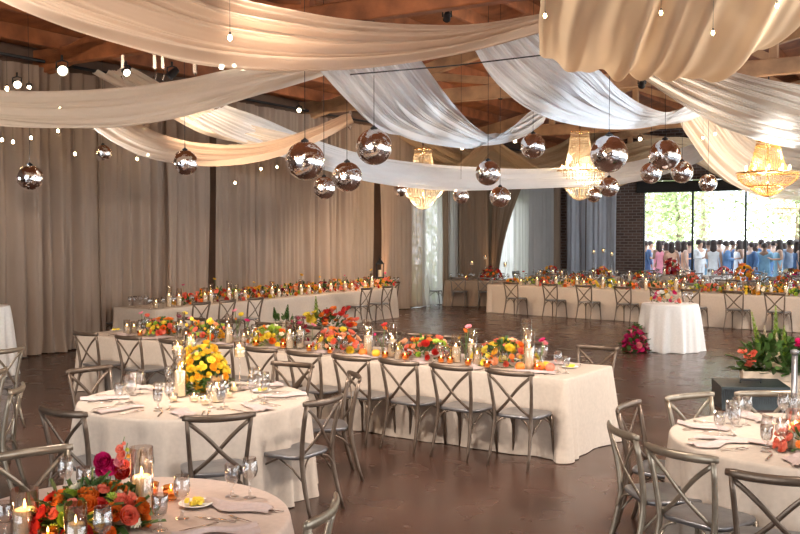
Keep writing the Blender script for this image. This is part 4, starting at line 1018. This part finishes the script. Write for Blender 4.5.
# place settings along both sides
sN = 0
for side in (0, 1):
    for i in range(10):
        s = LF - .42 - i*(LF-.7)/9.6
        base = L1_ + eL*s + nL*(.20 if side == 0 else WF-.20)
        sg = 1 if side == 0 else -1; sd = ('near', 'far')[side]
        o = ob('napkin', NAP[i % 4], 'napkin', loc=(base.x, base.y, TZ), rot=(0, 0, rzF+random.uniform(-.4, .4)+(PI/2 if i % 3 == 0 else .2)), scale=1.1)
        tag(o, 'napkin on the %s side of the long front table, %s from the right' % (sd, ORD[i]), 'napkin', 'napkins on the long front table')
        g = base+nL*sg*.16+eL*.17*sg
        wineglass((g.x, g.y, TZ), 'wine glass on the %s side of the long front table, %s from right' % (sd, ORD[i]), 'wine glasses on the long front table')
        g = base+nL*sg*.13+eL*.27*sg
        if 0 < s < LF-.3: wineglass((g.x, g.y, TZ), 'water goblet on the %s side of the long front table, %s from right' % (sd, ORD[i]), 'water goblets on the long front table', 'goblet')
        if side == 0:
            for k, me in ((-.15, kn), (.15, fk)):
                g = base+eL*k; tag(ob('knife' if me == kn else 'fork', me, 'steel', loc=(g.x, g.y, TZ), rot=(0, 0, rzF)), 'steel %s on the near side of the long front table, %s from right' % ('knife' if me == kn else 'fork', ORD[i]), 'cutlery', 'cutlery on the long front table')
butter_plate(P(570, 368, TZ), 'small plate of yellow pieces at the right end of the long front table')
butter_plate(P(116, 331, TZ), 'small plate of yellow pieces at the left end of the long front table')

# ------------------------------------------------------------------ the second long table along the left drapes
eS = Vector((.511, .859, 0)).normalized(); nS = Vector((-eS.y, eS.x, 0)); S0 = Vector((-4.36, 16.9, 0)); LS = 8.35; WS = 1.1; rzS = math.atan2(eS.y, eS.x)
cS = S0+eS*LS/2+nS*WS/2
rect_cloth(cS, LS, WS, rzS, .76, 'floor-length grey-beige cloth on the second long table beside the left drapes', 'cloth', 8)
def ST(u, t, z=TZ): q = on_line(u, S0+nS*t, eS, .8); return Vector((q.x, q.y, z))
for i, u in enumerate((203, 229, 257, 368, 389)):
    q = on_line(u, S0-nS*.57, eS, .865); c = q+nS*.3
    chair(c.x, c.y, nS, 'chair on the aisle side of the second long table, %s from the left' % ORD[i], 'chairs of the second long table')
q = S0+eS*(LS+.35)+nS*.5; chair(q.x, q.y, -eS, 'pewter cross-back chair at the right end of the second long table', 'chairs of the second long table')
for i, u in enumerate((119, 160)):
    q = S0+nS*(WS+.02)+eS*(.1+1.25*i); 
    q = on_line(u, S0+nS*(WS+.12), eS, .865); chair(q.x, q.y, -nS, 'chair behind the second long table against the drapes, %s from the left' % ORD[i], 'chairs of the second long table')
pals = [['orange', 'red', 'gold', 'coral'], ['gold', 'orange', 'yellow', 'coral'], ['red', 'orange', 'coral', 'burgundy', 'gold'], ['orange', 'gold', 'lime', 'peach', 'coral']]
for i, u in enumerate((186, 202, 219, 236, 250, 263, 276, 289, 301, 313, 325, 336, 347, 358, 368, 378, 387)):
    arrangement(ST(u, .45), .46, .5, .20+.03*(i % 3), rzS, pals[i % 4], 14, 1.35, 'orange and red flower mound on the second long table, %s from the left' % ORD[i], 'flower mounds on the second long table', 40+i, 36, .08, tall=1 if i % 2 == 0 else 0, tallpal=['red', 'magenta', 'gold'])
for i, (u, h) in enumerate(((156, .11), (169, .22), (179, .19), (205, .18), (211, .22), (229, .24), (236, .2), (245, .16), (272, .2), (279, .14), (301, .2), (309, .17), (320, .13), (331, .18), (345, .2), (352, .15), (365, .18), (372, .22))):
    hurricane(ST(u, .25), h, 'ivory candle in glass on the second long table, %s from the left' % ORD[i], 'candles on the second long table')
for i, u in enumerate((130, 135, 140, 146, 150, 163, 174, 192, 215, 241, 262, 286, 338, 358, 382, 388, 394, 398)):
    wineglass(ST(u, .75 if u < 150 or u > 380 else .14), 'clear wine glass on the second long table, %s from the left' % ORD[i], 'wine glasses on the second long table')

# ------------------------------------------------------------------ the far long table across the room
F0 = P(487, 284.5); F1 = P(800, 297.5); eR = (F1-F0).normalized(); F1 = F0+eR*((F1-F0).length+2.0); nR = Vector((-eR.y, eR.x, 0)); LR = (F1-F0).length; WR = 1.1; rzR = math.atan2(eR.y, eR.x)
rect_cloth(F0+eR*LR/2+nR*WR/2, LR, WR, rzR, .76, 'floor-length champagne cloth on the very long far table at the right', 'cloth', 12)
def RT(u, t, z=TZ): q = on_line(u, F0+nR*t, eR, .8); return Vector((q.x, q.y, z))
for i, u in enumerate((510, 549, 583, 622, 658, 690, 733, 774)):
    q = on_line(u, F0-nR*.57, eR, .865); c = q+nR*.3
    chair(c.x, c.y, nR, 'chair on the near side of the far long table, %s from the left' % ORD[i], 'chairs of the far long table')
for i, u in enumerate((514, 529, 545, 567, 590, 610, 630, 655, 672, 698, 712, 729, 748, 763, 779, 796)):
    arrangement(RT(u, .42), .46, .40, .16+.03*(i % 3), rzR, [['yellow', 'gold', 'orange', 'peach'], ['yellow', 'lime', 'gold', 'cream'], ['orange', 'red', 'gold', 'coral'], ['yellow', 'orange', 'peach', 'lime']][i % 4], 13, 1.4, 'yellow and orange flower mound on the far long table, %s from the left' % ORD[i], 'flower mounds on the far long table', 70+i, 34, .085, tall=1 if i % 4 == 1 else 0, tallpal=['coral', 'red'])
for i, (u, h) in enumerate(((521, .12), (537, .2), (544, .12), (556, .22), (577, .2), (584, .14), (603, .24), (619, .16), (624, .14), (646, .25), (664, .15), (676, .27), (683, .15), (728, .2), (735, .17), (758, .24), (771, .2), (786, .2))):
    hurricane(RT(u, .25), h, 'ivory candle in glass on the far long table, %s from the left' % ORD[i], 'candles on the far long table')
for i, u in enumerate((492, 497, 501, 505, 525, 534, 551, 562, 580, 595, 612, 637, 668, 706, 718, 740, 752, 790)):
    wineglass(RT(u, .85 if i % 2 else .15), 'clear wine glass on the far long table, %s from the left' % ORD[i], 'wine glasses on the far long table')

# ------------------------------------------------------------------ small cake table with white cloth, floor bouquet
c = P(670, 303.5, .85); round_cloth(c, .50, .85, 'white cloth on the small round table standing alone on the open floor', 'cloth_white', 5, 11, .06)
arrangement(Vector((c.x-.08, c.y, .852)), .55, .4, .24, 0, ['magenta', 'pink', 'white', 'gold', 'cream', 'coral'], 18, 1.35, 'pink, white and gold bouquet in the middle of the small white table', None, 101, 30, .07)
for i, (dx, dy) in enumerate(((.28, .05), (-.3, .1), (.33, -.15))):
    wineglass((c.x+dx, c.y+dy, .852), 'clear glass on the small white round table, '+('right', 'left', 'front right')[i], 'glasses on the small white table')
p = P(635, 352, 0); arrangement(p, .40, .38, .44, .2, ['magenta', 'magenta', 'burgundy', 'magenta', 'pink'], 34, 1.6, 'big magenta floor bouquet beside the small white table', None, 103, 150, .14)

# ------------------------------------------------------------------ yellow round table in front
def setting(c, ang, rad, lab, grp, seed, nz=TZ, g1=True):
    d = Vector((math.cos(ang), math.sin(ang), 0)); s = Vector((-d.y, d.x, 0)); rnd = random.Random(seed)
    b = Vector((c.x, c.y, 0))+d*(rad-.20); rz = math.atan2(d.y, d.x)+PI/2
    tag(ob('napkin', NAP[seed % 4], 'napkin', loc=(b.x, b.y, nz), rot=(0, 0, rz+rnd.uniform(-.3, .3)), scale=1.0), 'mauve linen napkin on the '+lab, 'napkin', 'napkins '+grp)
    for k, me, nm in ((-.17, kn, 'knife'), (.14, fk, 'fork'), (.18, fk, 'fork')):
        q = b+s*k; tag(ob(nm, me, 'steel', loc=(q.x, q.y, nz), rot=(0, 0, rz)), 'steel '+nm+(' (inner)' if k == .14 else '')+' on the '+lab, 'cutlery', nm+'s '+grp+(', inner' if k == .14 else ''))
    q = b-d*.20-s*.13; wineglass((q.x, q.y, nz), 'clear wine glass on the '+lab, 'wine glasses '+grp)
    q = b-d*.14-s*.21; wineglass((q.x, q.y, nz), 'water goblet on the '+lab, 'goblets '+grp, 'goblet')
    if g1: q = b-d*.24-s*.22; wineglass((q.x, q.y, nz), 'second wine glass on the '+lab, 'second wine glasses '+grp)
C1 = P(195, 398); round_cloth(C1, .915, .76, 'floor-length champagne cloth on the round table with the tall yellow flowers', 'cloth', 21, 17)
pos = ['front', 'front right', 'right', 'back right', 'back', 'back left', 'left', 'front left']
for i in range(8):
    setting(C1, -PI/2+.1+i*PI/4, .915, 'round table with yellow flowers, %s seat' % pos[i], 'on the yellow-flower table', i)
YC = P(203, 392); r = arrangement(Vector((YC.x, YC.y, TZ+.12)), .40, .36, .31, 0, ['yellow', 'gold', 'yellow', 'yellow', 'gold'], 62, .95, 'tall dome of yellow and gold flowers in the middle of the round table', None, 111, 260, .085, tall=6, tallpal=['gold', 'yellow'])
r.location.z = TZ; 
for ch in r.children:
    if ch.name.startswith('bloom'): ch.location.z += .09
vz = MB().lathe([(.0, .002), (.06, .003), (.085, .05), (.08, .11), (.095, .15)], 20, caps=False); ob('vase', vz, 'gold', r)
for u, v, h, lab in ((180, 397, .22, 'tall pillar left of the yellow flowers'), (217, 402, .12, 'short one right of the yellow flowers')):
    hurricane(P(u, v, TZ), h, 'ivory candle in a glass cylinder, '+lab, 'candles on the yellow-flower table', 1.0, 1.0)
for u, v, h, lab in ((178, 392, .31, 'left of the yellow dome'), (191, 386, .33, 'behind the yellow dome'), (240, 391, .29, 'right of the yellow dome')):
    stem_candle(P(u, v, TZ), h, 'tall stemmed glass candle holder '+lab, 'stemmed candle holders on the round table', 1, .8)
for u, v, lab in ((194, 402, 'left of the pair before the yellow flowers'), (205, 405, 'right of the pair before the yellow flowers'), (228, 398, 'right of the short candle'), (234, 392, 'farthest right, behind'), (173, 402, 'beside the tall pillar at the left')):
    votive(P(u, v, TZ), 'glass votive on the round table, '+lab, 'votives on the yellow-flower table', False, 1.25, .25)
butter_plate(P(262, 392, TZ), 'small plate of yellow pieces on the round yellow-flower table')
ch1 = [((220, 417), 'in front of the round yellow-flower table with its back to the camera', None), ((327, 400), 'turned sideways at the right of the round yellow-flower table', None), ((357, 376), 'behind the sideways chair, tall beside the long front table', (-1, -.25)),
       ((294, 364), 'at the far right of the round yellow-flower table facing the camera', None), ((88, 369), 'at the far left of the round yellow-flower table', None), ((59, 412), 'at the near left of the round yellow-flower table', None)]
for (uv, lab, d) in ch1:
    p = P(*uv, .865); chair_at(uv[0], uv[1], d or (C1-p), 'pewter chair '+lab, 'chairs around the yellow-flower table')
for uv, d, lab, pale in (((20, 388), (-1, -.18), 'seen edge-on near the left edge of the photo', True), ((10, 350), (-1, .35), 'at the left edge of the photo with its back turned, upper', True), ((-4, 372), (-1, .1), 'cut by the left edge of the photo', True)):
    chair_at(*uv, d, 'pale metal chair '+lab, 'chairs at the left edge', pale=pale)
round_cloth(Vector((-6.22, 14.0, 0)), .40, 1.04, 'pinkish white cloth on a tall cocktail table at the left edge of the photo', 'cloth_white', 23, 9, .05)
for uv, d, lab in (((28, 452), None, 'large and close at the lower left, facing the camera'), ((328, 510), None, 'cut by the bottom edge right of the fruit table')):
    p = P(*uv, .865); C3 = Vector((-1.31, 4.36, 0)); chair_at(*uv, d or (C3-p), 'pale metal chair '+lab, 'chairs around the nearest table', pale=True)

# ------------------------------------------------------------------ nearest table, lower left
C3 = Vector((-1.31, 4.36, 0)); round_cloth(C3, .79, .76, 'blush cloth on the nearest round table in the lower left corner', 'cloth_pink', 31, 13)
ctr = P(92, 528, TZ); r = arrangement(ctr, .50, .36, .17, .1, ['orange', 'coral', 'red', 'coral', 'orange', 'cream', 'yellow', 'lime'], 42, 1.15, 'orange, red and cream flowers filling the middle of the nearest table', None, 121, 200, .09)
p = P(112, 512, TZ); r = empty('orchid_stem_vase', p, 0, 'magenta and coral stems standing up behind the nearest flower arrangement', 'bud vase')
ob('vase', gmesh([(.0, .002), (.03, .003), (.035, .03), (.03, .09), (.018, .13), (.02, .15), (.001, .006)], 14), 'glass', r)
for i, (x, z, c, s, me) in enumerate(((-.035, .27, 'magenta', 1.5, ROSE), (-.01, .24, 'magenta', 1.5, POPPY), (-.045, .225, 'magenta', 1.2, POPPY), (.055, .215, 'red', 1.3, ROSE), (.045, .33, 'coral', .8, POPPY), (.055, .30, 'coral', .9, POPPY), (.04, .27, 'pink', .9, POPPY), (.06, .255, 'coral', .9, POPPY), (.05, .235, 'pink', .8, POPPY), (.075, .33, 'lime', .6, PUFF), (.08, .30, 'gold', .6, PUFF), (.06, .36, 'coral', .6, PUFF))):
    mb = MB(); mb.tube([(0, 0, .02), (x*.5, 0, z*.6), (x, .01, z)], .002, 5); ob('stem', mb, 'stem', r); ob('bloom', me, c, r, (x, 0, z-.03), (1.1, 0, .4*math.sin(i)), s*.62)
hurricane(P(142, 512, TZ), .17, 'burning ivory pillar candle right of the nearest flower arrangement', 'candles on the nearest table', 1.05, 1.2)
hurricane(P(25, 534, TZ), .10, 'low burning ivory candle at the left on the nearest table', 'candles on the nearest table', 1.15, 1.2)
hurricane(P(76, 548, TZ), .12, 'ivory candle hidden in front of the nearest flowers', 'candles on the nearest table', .9, 0)
for u, v, lab in ((151, 497, 'behind the burning pillar'), (171, 500, 'between the stemmed glasses'), (48, 545, 'at the front of the flowers'), (127, 503, 'behind the flowers')):
    votive(P(u, v, TZ), 'amber glass votive on the nearest table, '+lab, 'votives on the nearest table', True, 1.3, .3)
# papaya half
p = P(132, 525, TZ); r = empty('papaya_half', p, 0, 'cut papaya half with orange flesh beside the burning pillar candle', 'fruit')
ob('skin', MB().lathe([(.0, .002), (.03, .008), (.048, .03), (.054, .055), (.052, .062)], 20, caps=False), 'gold', r, rot=(-.25, .1, 0), scale=(1.05, .85, 1)); ob('flesh', MB().lathe([(.052, .062), (.036, .058), (.030, .045), (.0, .038)], 20, caps=False), 'coral', r, rot=(-.25, .1, 0), scale=(1.05, .85, 1))
tag(ob('citrus_fruit', FRUIT, 'gold', loc=P(94, 532, TZ)+Vector((0, -.02, .045)), scale=1.7), 'orange citrus lying in front of the nearest flowers', 'fruit')
for u, v, k, lab in ((66, 497, 'wine', 'standing behind the flowers at the left'), (160, 531, 'goblet', 'between the candle and the plate, front'), (182, 519, 'wine', 'right of the goblets, beside the plate'), (232, 497, 'goblet', 'left of the pair at its right'), (250, 498, 'wine', 'right of the pair at its right'),
                       (103, 556, 'wine', 'in front of the flowers'), (84, 500, 'goblet', 'short one behind the flowers'), (5, 540, 'goblet', 'at the lower left corner'), (147, 490, 'wine', 'thin one behind the burning pillar')):
    wineglass(P(u, v, TZ), ('clear wine glass' if k == 'wine' else 'clear water goblet')+' on the nearest table, '+lab, 'glasses on the nearest table', k)
r_ = P(196, 506, TZ); butter_plate(r_, 'white plate of yellow pieces on the nearest table')
for u, v, rz, me, nm in ((215, 520, 1.2, kn, 'knife'), (262, 511, 1.35, kn, 'knife'), (200, 528, -.9, fk, 'fork'), (243, 521, .9, fk, 'fork')):
    tag(ob(nm, me, 'steel', loc=P(u, v, TZ), rot=(0, 0, rz)), 'steel %s on the nearest table, %s' % (nm, 'by the plate' if u < 230 else 'near the right edge'), 'cutlery')
for u, v, rz, lab in ((28, 510, .6, 'behind the low candle'), (215, 533, 1.9, 'at the front right'), (238, 508, 1.2, 'beside the right-hand glasses')):
    tag(ob('napkin', NAP[int(u) % 4], 'napkin', loc=P(u, v, TZ), rot=(0, 0, rz)), 'mauve linen napkin on the nearest table, '+lab, 'napkin', 'napkins on the nearest table')

# ------------------------------------------------------------------ round table at the lower right
C2 = P(816, 439); round_cloth(C2, .915, .76, 'cream cloth on the round table at the lower right', 'cloth', 41, 16)
for i in range(8):
    setting(C2, PI*.5+.25+i*PI/4, .915, 'lower right round table, %s seat' % ['back', 'back left', 'left', 'front left', 'front', 'front right', 'right', 'back right'][i], 'on the lower right table', i+3)
for uv, d, lab, pale in (((625, 406), (.77, -.5), 'far left one of the overlapping pair beside the lower right table', False), ((618, 430), (1, .15), 'near one of the overlapping pair beside the lower right table', True),
                   ((687, 396), (.45, -.9), 'behind the lower right table at its left, facing the camera', True), ((677, 453), (1.1, .85), 'gold-toned, nearest at the left front of the lower right table', True),
                   ((776, 478), (.55, 1.2), 'dark, in the bottom right corner with its back to the camera', False), ((764, 393), (.05, -1), 'behind the lower right table in front of the black case', True)):
    chair_at(*uv, d, 'chair '+lab, 'chairs around the lower right table', pale=pale)
hurricane(P(795, 450, TZ), .13, 'burning ivory candle at the right edge on the lower right table', None, 1.1, 1.5)
arrangement(P(812, 452, TZ), .40, .35, .16, 0, ['orange', 'coral', 'orange', 'gold'], 16, 1.1, 'orange flowers at the right edge on the lower right table', None, 131, 60, .07)
runner = MB()
def rp(u, v): 
    return (u*.95-.475, (v-.5)*(.09+.03*math.sin(u*7))+.10*math.sin(u*4.2), .006+.012*abs(math.sin(v*9+u*5)))
runner.grid(rp, 50, 14); o = ob('gauze_runner', runner, 'napkin', loc=(C2.x-.42, C2.y-.30, TZ), rot=(0, 0, -.75)); tag(o, 'crumpled gauze runner winding over the lower right table', 'table runner')

# ------------------------------------------------------------------ black case, planter box, pole at the right
p = P(752, 411, 0); kz = .46
cs = empty('speaker_case', (p.x+.10, p.y+.33, 0), -.10, 'black wedge-shaped speaker case on the floor behind the lower right table', 'speaker')
mb = MB(); w, dd = .80, .55
vs = [(-w/2, -dd/2, 0), (w/2, -dd/2, 0), (w/2, dd/2, 0), (-w/2, dd/2, 0), (-w/2, -dd/2+.03, .27), (w/2, -dd/2+.03, .27), (w/2, dd/2, .30), (-w/2, dd/2, .30)]
mb.add(vs, [(3, 2, 1, 0), (4, 5, 6, 7), (0, 1, 5, 4), (1, 2, 6, 5), (2, 3, 7, 6), (3, 0, 4, 7)], False); ob('housing', mb, mat('black_case', (.022, .03, .032), .35, .1, 20, .2, .1, 200), cs)
mb = MB(); 
for i in range(30): mb.box((-.38+i*.0262, -dd/2+.014, .135), (.006, .012, .22))
ob('grille', mb, 'black', cs)
mb = MB(); mb.tube([(-.12, 0, .28), (-.12, 0, .32), (.12, 0, .32), (.12, 0, .28)], .01, 6); ob('handle', mb, 'black', cs)
pb = P(776, 373, .36); pl = empty('planter_box', (pb.x+.15, pb.y+.3, 0), -.25, 'pale wooden planter box at the right with white and coral flowers growing from it', 'planter')
mb = MB()
for k in range(3):
    z = .06+k*.12
    mb.box((0, -.22, z), (.9, .025, .112)); mb.box((0, .22, z), (.9, .025, .112)); mb.box((-.44, 0, z), (.025, .42, .112)); mb.box((.44, 0, z), (.025, .42, .112))
ob('box', mb, 'planter', pl); mb = MB(); mb.box((0, 0, .30), (.85, .4, .04)); ob('soil', mb, 'bark', pl)
def spikes(root, lst):
    for (x, y, z0, h, lean, m, n) in lst:
        mb = MB(); mb.tube([(x, y, z0), (x+lean*.5, y, z0+h*.5), (x+lean, y, z0+h)], .004, 5)
        for i in range(n):
            t = .25+.75*i/n; c = Vector((x+lean*t, y, z0+h*t)); a = i*2.4; s = .062*(1.2-t)
            d = Vector((math.cos(a), math.sin(a), .5)); petal(mb, c, d, Vector((0, 0, 1)), s*1.5, s, .4, 2, 2); petal(mb, c, -d+Vector((0, 0, 1)), Vector((0, 0, 1)), s*1.5, s, .4, 2, 2)
        ob('flower_spike', mb, m, root)
M['pale_spike'] = mat('pale_spike_flower', (.62, .52, .36), .6, 0, 20, .2)
ob('foliage', leaves(340, 1.15, .7, .42, .17, 140), 'leaf', pl, (0, 0, .32))
spikes(pl, [(-.18, -.05, .32, .78, -.16, 'leaf_lime', 34), (-.02, .02, .32, .86, -.02, 'leaf_lime', 34), (.05, -.1, .32, .62, .0, 'leaf_lime', 28), (-.12, .08, .32, .60, -.05, 'pale_spike', 30), (.0, -.08, .32, .52, -.04, 'pale_spike', 30), (.35, 0, .32, .6, .12, 'leaf_lime', 24)])
rnd = random.Random(9)
for i in range(30):
    x = rnd.uniform(-.45, .5); y = rnd.uniform(-.25, .1); z = rnd.uniform(.42, .62); c = 'coral' if x < -.12 else ('pale_spike' if x < .12 else rnd.choice(['magenta', 'red', 'coral', 'pink']))
    if .12 < x: z += .14
    ob('bloom', rnd.choice((ROSE, POPPY)), c, pl, (x, y, z-.03), (rnd.uniform(.3, 1.2), 0, rnd.uniform(-.8, .8)), rnd.uniform(1.0, 1.5))
pp = P(797, 455, 0); r = empty('steel_stand', (Q(797, 400, 6.9).x, 6.95, 0), 0, 'grey metal post standing upright at the right edge of the photo', 'stand')
mb = MB(); mb.tube([(0, 0, 0), (0, 0, 1.22)], .022, 12); ob('post', mb, 'seat', r); mb = MB(); mb.lathe([(.16, .0), (.16, .012), (.03, .03), (.024, .05)], 20); ob('base_plate', mb, 'seat', r)
mb = MB(); mb.lathe([(.03, 1.21), (.032, 1.235), (.01, 1.245)], 12); ob('cap', mb, 'seat', r)

# ------------------------------------------------------------------ planter boxes on the floor between the two long tables
for (u, v, L_, lab, k) in ((287, 323, .75, 'left one with green ferns', 0), (330, 326, .85, 'right one with a mass of orange flowers', 1)):
    q = Q(u, v, 16.3 if k else 16.9); q.z = 0; pl = empty('planter_box', q, -.35, 'pale planter box between the long tables, '+lab, 'planter', 'planter boxes between the long tables')
    mb = MB(); hh = .52
    for j in range(3):
        z = hh/6+j*hh/3
        mb.box((0, -.16, z), (L_, .025, hh/3-.01)); mb.box((0, .16, z), (L_, .025, hh/3-.01)); mb.box((-L_/2, 0, z), (.025, .3, hh/3-.01)); mb.box((L_/2, 0, z), (.025, .3, hh/3-.01))
    ob('box', mb, 'planter', pl); mb = MB(); mb.box((0, 0, hh-.04), (L_-.04, .28, .04)); ob('soil', mb, 'bark', pl)
    ob('foliage', leaves(30 if not k else 90, L_*.9, .4, .14 if not k else .30, .10, 150+k), 'leaf', pl, (0, 0, hh-.03))
    if k == 0: spikes(pl, [(-.22, 0, hh-.03, .30, -.04, 'leaf', 20), (-.02, 0, hh-.03, .36, .04, 'leaf', 20)])
    else:
        spikes(pl, [(-.25, 0, hh-.03, .55, -.02, 'leaf_lime', 24)])
        for i in range(34):
            x = rnd.uniform(-.4, .5); z = hh+.02+rnd.uniform(0, .34)*(1-abs(x-.15)); ob('bloom', rnd.choice((ROSE, POPPY)), ('yellow' if x < -.1 else rnd.choice(['orange', 'orange', 'coral', 'red'])), pl, (x, rnd.uniform(-.22, .05), z), (rnd.uniform(.2, 1.2), 0, rnd.uniform(-.8, .8)), rnd.uniform(1.1, 1.5))
        
q = Q(297, 322, 15.9); q.z = 0; arrangement(q, .5, .4, .74, 0, ['burgundy', 'burgundy', 'magenta', 'red'], 22, 1.3, 'dark red floor bouquet between the two pale planter boxes', None, 160, 70, .11)

# ------------------------------------------------------------------ black lantern on its low cabinet near the far end of the drapes
def lantern(p, s, lab):
    r = empty('lantern', p, 0, lab, 'lantern'); mb = MB()
    mb.box((0, 0, .02), (.24, .24, .04)); mb.box((0, 0, .42), (.24, .24, .03))
    for x in (-.1, .1):
        for y in (-.1, .1): mb.box((x, y, .22), (.02, .02, .40))
    ob('frame', mb, 'black', r, scale=s); mb = MB(); mb.lathe([(.15, .435), (.05, .52), (.03, .56), (.0, .57)], 4, caps=False); ob('roof', mb, 'black', r, scale=s, rot=(0, 0, PI/4))
    mb = MB(); mb.tube([(.04*math.cos(a), 0, .60+.04*math.sin(a)) for a in [i*PI/6 for i in range(13)]], .006, 5); ob('ring', mb, 'black', r, scale=s)
    ob('candle', pil, 'wax', r, (0, 0, .04), scale=1.3*s)
    for x, y, sx_, sy in ((0, -.105, .18, .004), (0, .105, .18, .004), (-.105, 0, .004, .18), (.105, 0, .004, .18)):
        mb = MB(); mb.box((x, y, .22), (sx_, sy, .36)); ob('glass_pane', mb, 'pane', r, scale=s)
    return r
q = Q(380, 300, 25.25); q.z = 0
cab = empty('side_cabinet', q, PI/2-AX, 'low brown cabinet against the drapes carrying the black lantern', 'cabinet')
mb = MB(); mb.box((0, 0, .48), (.6, .26, .84)); ob('body', mb, 'wood_light', cab); mb = MB(); mb.box((0, 0, .92), (.64, .30, .04)); ob('top', mb, 'wood_light', cab)
mb = MB(); [mb.box((x, y, .03), (.05, .05, .06)) for x in (-.26, .26) for y in (-.09, .09)]; ob('plinth', mb, 'wood_light', cab)
for x in (-.145, .145):
    mb = MB(); mb.box((x, -.14, .48), (.28, .02, .78)); d_ = ob('door', mb, 'wood_light', cab); mb = MB(); mb.lathe([(.0, -.02), (.015, -.01), (.015, .01), (.0, .02)], 10, caps=False); ob('knob', mb, 'brass', d_, (x*.2, -.17, .5))
lantern((q.x, q.y, .942), .95, 'black metal lantern with a peaked top in front of the left drapes')

# ------------------------------------------------------------------ tables at the far end of the room
T4a = P(445, 306, 0); T4a.z = .76; e4 = Vector((.985, -.17, 0)); n4 = Vector((.17, .985, 0)); rz4 = math.atan2(e4.y, e4.x); L4 = 2.5
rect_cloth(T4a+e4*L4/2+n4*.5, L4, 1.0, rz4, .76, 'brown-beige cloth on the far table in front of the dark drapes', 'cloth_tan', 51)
for i, u in enumerate((458, 485)):
    q = on_line(u, T4a-n4*.57, e4, .865); c = q+n4*.3; chair(c.x, c.y, n4, 'dark chair on the near side of the brown far table, '+('left', 'right')[i], 'chairs of the brown far table', cm_='chair_dark')
for i, (u, v) in enumerate(((434.5, 305.5), (437, 301.5))):
    q = P(u, v, 0); chair(q.x, q.y, e4+n4*.4, 'dark chair at the left end of the brown far table, '+('near one', 'far one')[i], 'chairs of the brown far table', cm_='chair_dark')
arrangement(T4a+e4*1.35+n4*.4+Vector((0, 0, .002)), .7, .5, .36, rzR, ['red', 'orange', 'red', 'burgundy'], 20, 1.9, 'dark orange-red flowers on the brown far table', None, 170, 40, .12)
for i, (k, h) in enumerate(((.75, .45), (1.15, .62), (1.75, .40))):
    stem_candle(T4a+e4*k+n4*.5+Vector((0, 0, .002)), h, 'tall stemmed candle on the brown far table, %s from the left' % ORD[i], 'stemmed candle holders on the brown far table')
for i in range(14):
    q = T4a+e4*(.15+i*.17)+n4*(.2+.55*(i % 2)); wineglass((q.x, q.y, TZ), 'clear wine glass on the brown far table', 'wine glasses on the brown far table', 'wine')
votive(T4a+e4*.6+n4*.2+Vector((0, 0, .002)), 'glowing amber votive on the brown far table', None, True, 2)
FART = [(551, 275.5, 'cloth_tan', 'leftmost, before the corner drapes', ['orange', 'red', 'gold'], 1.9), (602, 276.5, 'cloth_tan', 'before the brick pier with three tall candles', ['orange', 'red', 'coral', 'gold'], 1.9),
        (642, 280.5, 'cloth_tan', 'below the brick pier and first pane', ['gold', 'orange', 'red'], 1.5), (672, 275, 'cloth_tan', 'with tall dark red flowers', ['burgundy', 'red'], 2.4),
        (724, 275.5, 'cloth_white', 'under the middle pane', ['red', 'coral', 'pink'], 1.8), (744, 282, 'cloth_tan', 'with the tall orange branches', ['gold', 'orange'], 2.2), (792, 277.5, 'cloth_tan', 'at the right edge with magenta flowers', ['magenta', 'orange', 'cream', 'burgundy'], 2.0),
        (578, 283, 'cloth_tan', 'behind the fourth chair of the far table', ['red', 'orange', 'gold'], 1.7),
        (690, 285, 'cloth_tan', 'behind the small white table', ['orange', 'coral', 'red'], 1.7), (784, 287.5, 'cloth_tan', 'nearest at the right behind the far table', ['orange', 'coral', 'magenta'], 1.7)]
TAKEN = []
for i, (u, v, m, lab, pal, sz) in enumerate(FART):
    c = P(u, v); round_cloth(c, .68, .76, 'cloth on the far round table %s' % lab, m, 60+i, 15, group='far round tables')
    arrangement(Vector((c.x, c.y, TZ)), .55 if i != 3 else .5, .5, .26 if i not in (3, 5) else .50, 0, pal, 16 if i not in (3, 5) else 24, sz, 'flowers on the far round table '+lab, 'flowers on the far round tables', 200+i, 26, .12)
    for j in range(10):
        a = j*PI/5+i; rr = .48+.10*(j % 2)
        wineglass((c.x+rr*math.cos(a), c.y+rr*math.sin(a), TZ), 'clear wine glass on the far round table '+lab, 'wine glasses, far round table '+lab, 'wine')
    for j in range(4):
        a = j*PI/2+i*.7; hurricane(Vector((c.x+.36*math.cos(a), c.y+.36*math.sin(a), TZ)), .12+.04*(j % 2), 'candle in glass on the far round table '+lab, 'candles, far round table '+lab)
    for j in range(6):
        a = j*PI/3+.4+i*.5; d = Vector((math.cos(a), math.sin(a), 0)); q = c+d*1.08
        if any((q-o_).length < .5 for o_ in TAKEN) or any((q-P(f_[0], f_[1])).length < 1.0 for f_ in FART) or q.dot(A) > AB-.5 or q.dot(B) < BL+.8: continue
        TAKEN.append(q.copy())
        chair(q.x, q.y, -d, 'dark chair at the far round table '+lab, 'chairs, far round table '+lab, simple=True)
for i, (u, v) in enumerate(((602, 251), (610, 249.5), (617, 253))):
    q = P(602+(u-609)*1.2, 277.5); q.z = TZ; t = Q(u, v, q.y); stem_candle(q, t.z-TZ-.1, 'very tall candle stand on the table before the brick pier, '+('left', 'middle', 'right')[i], 'tall candle stands before the brick pier')
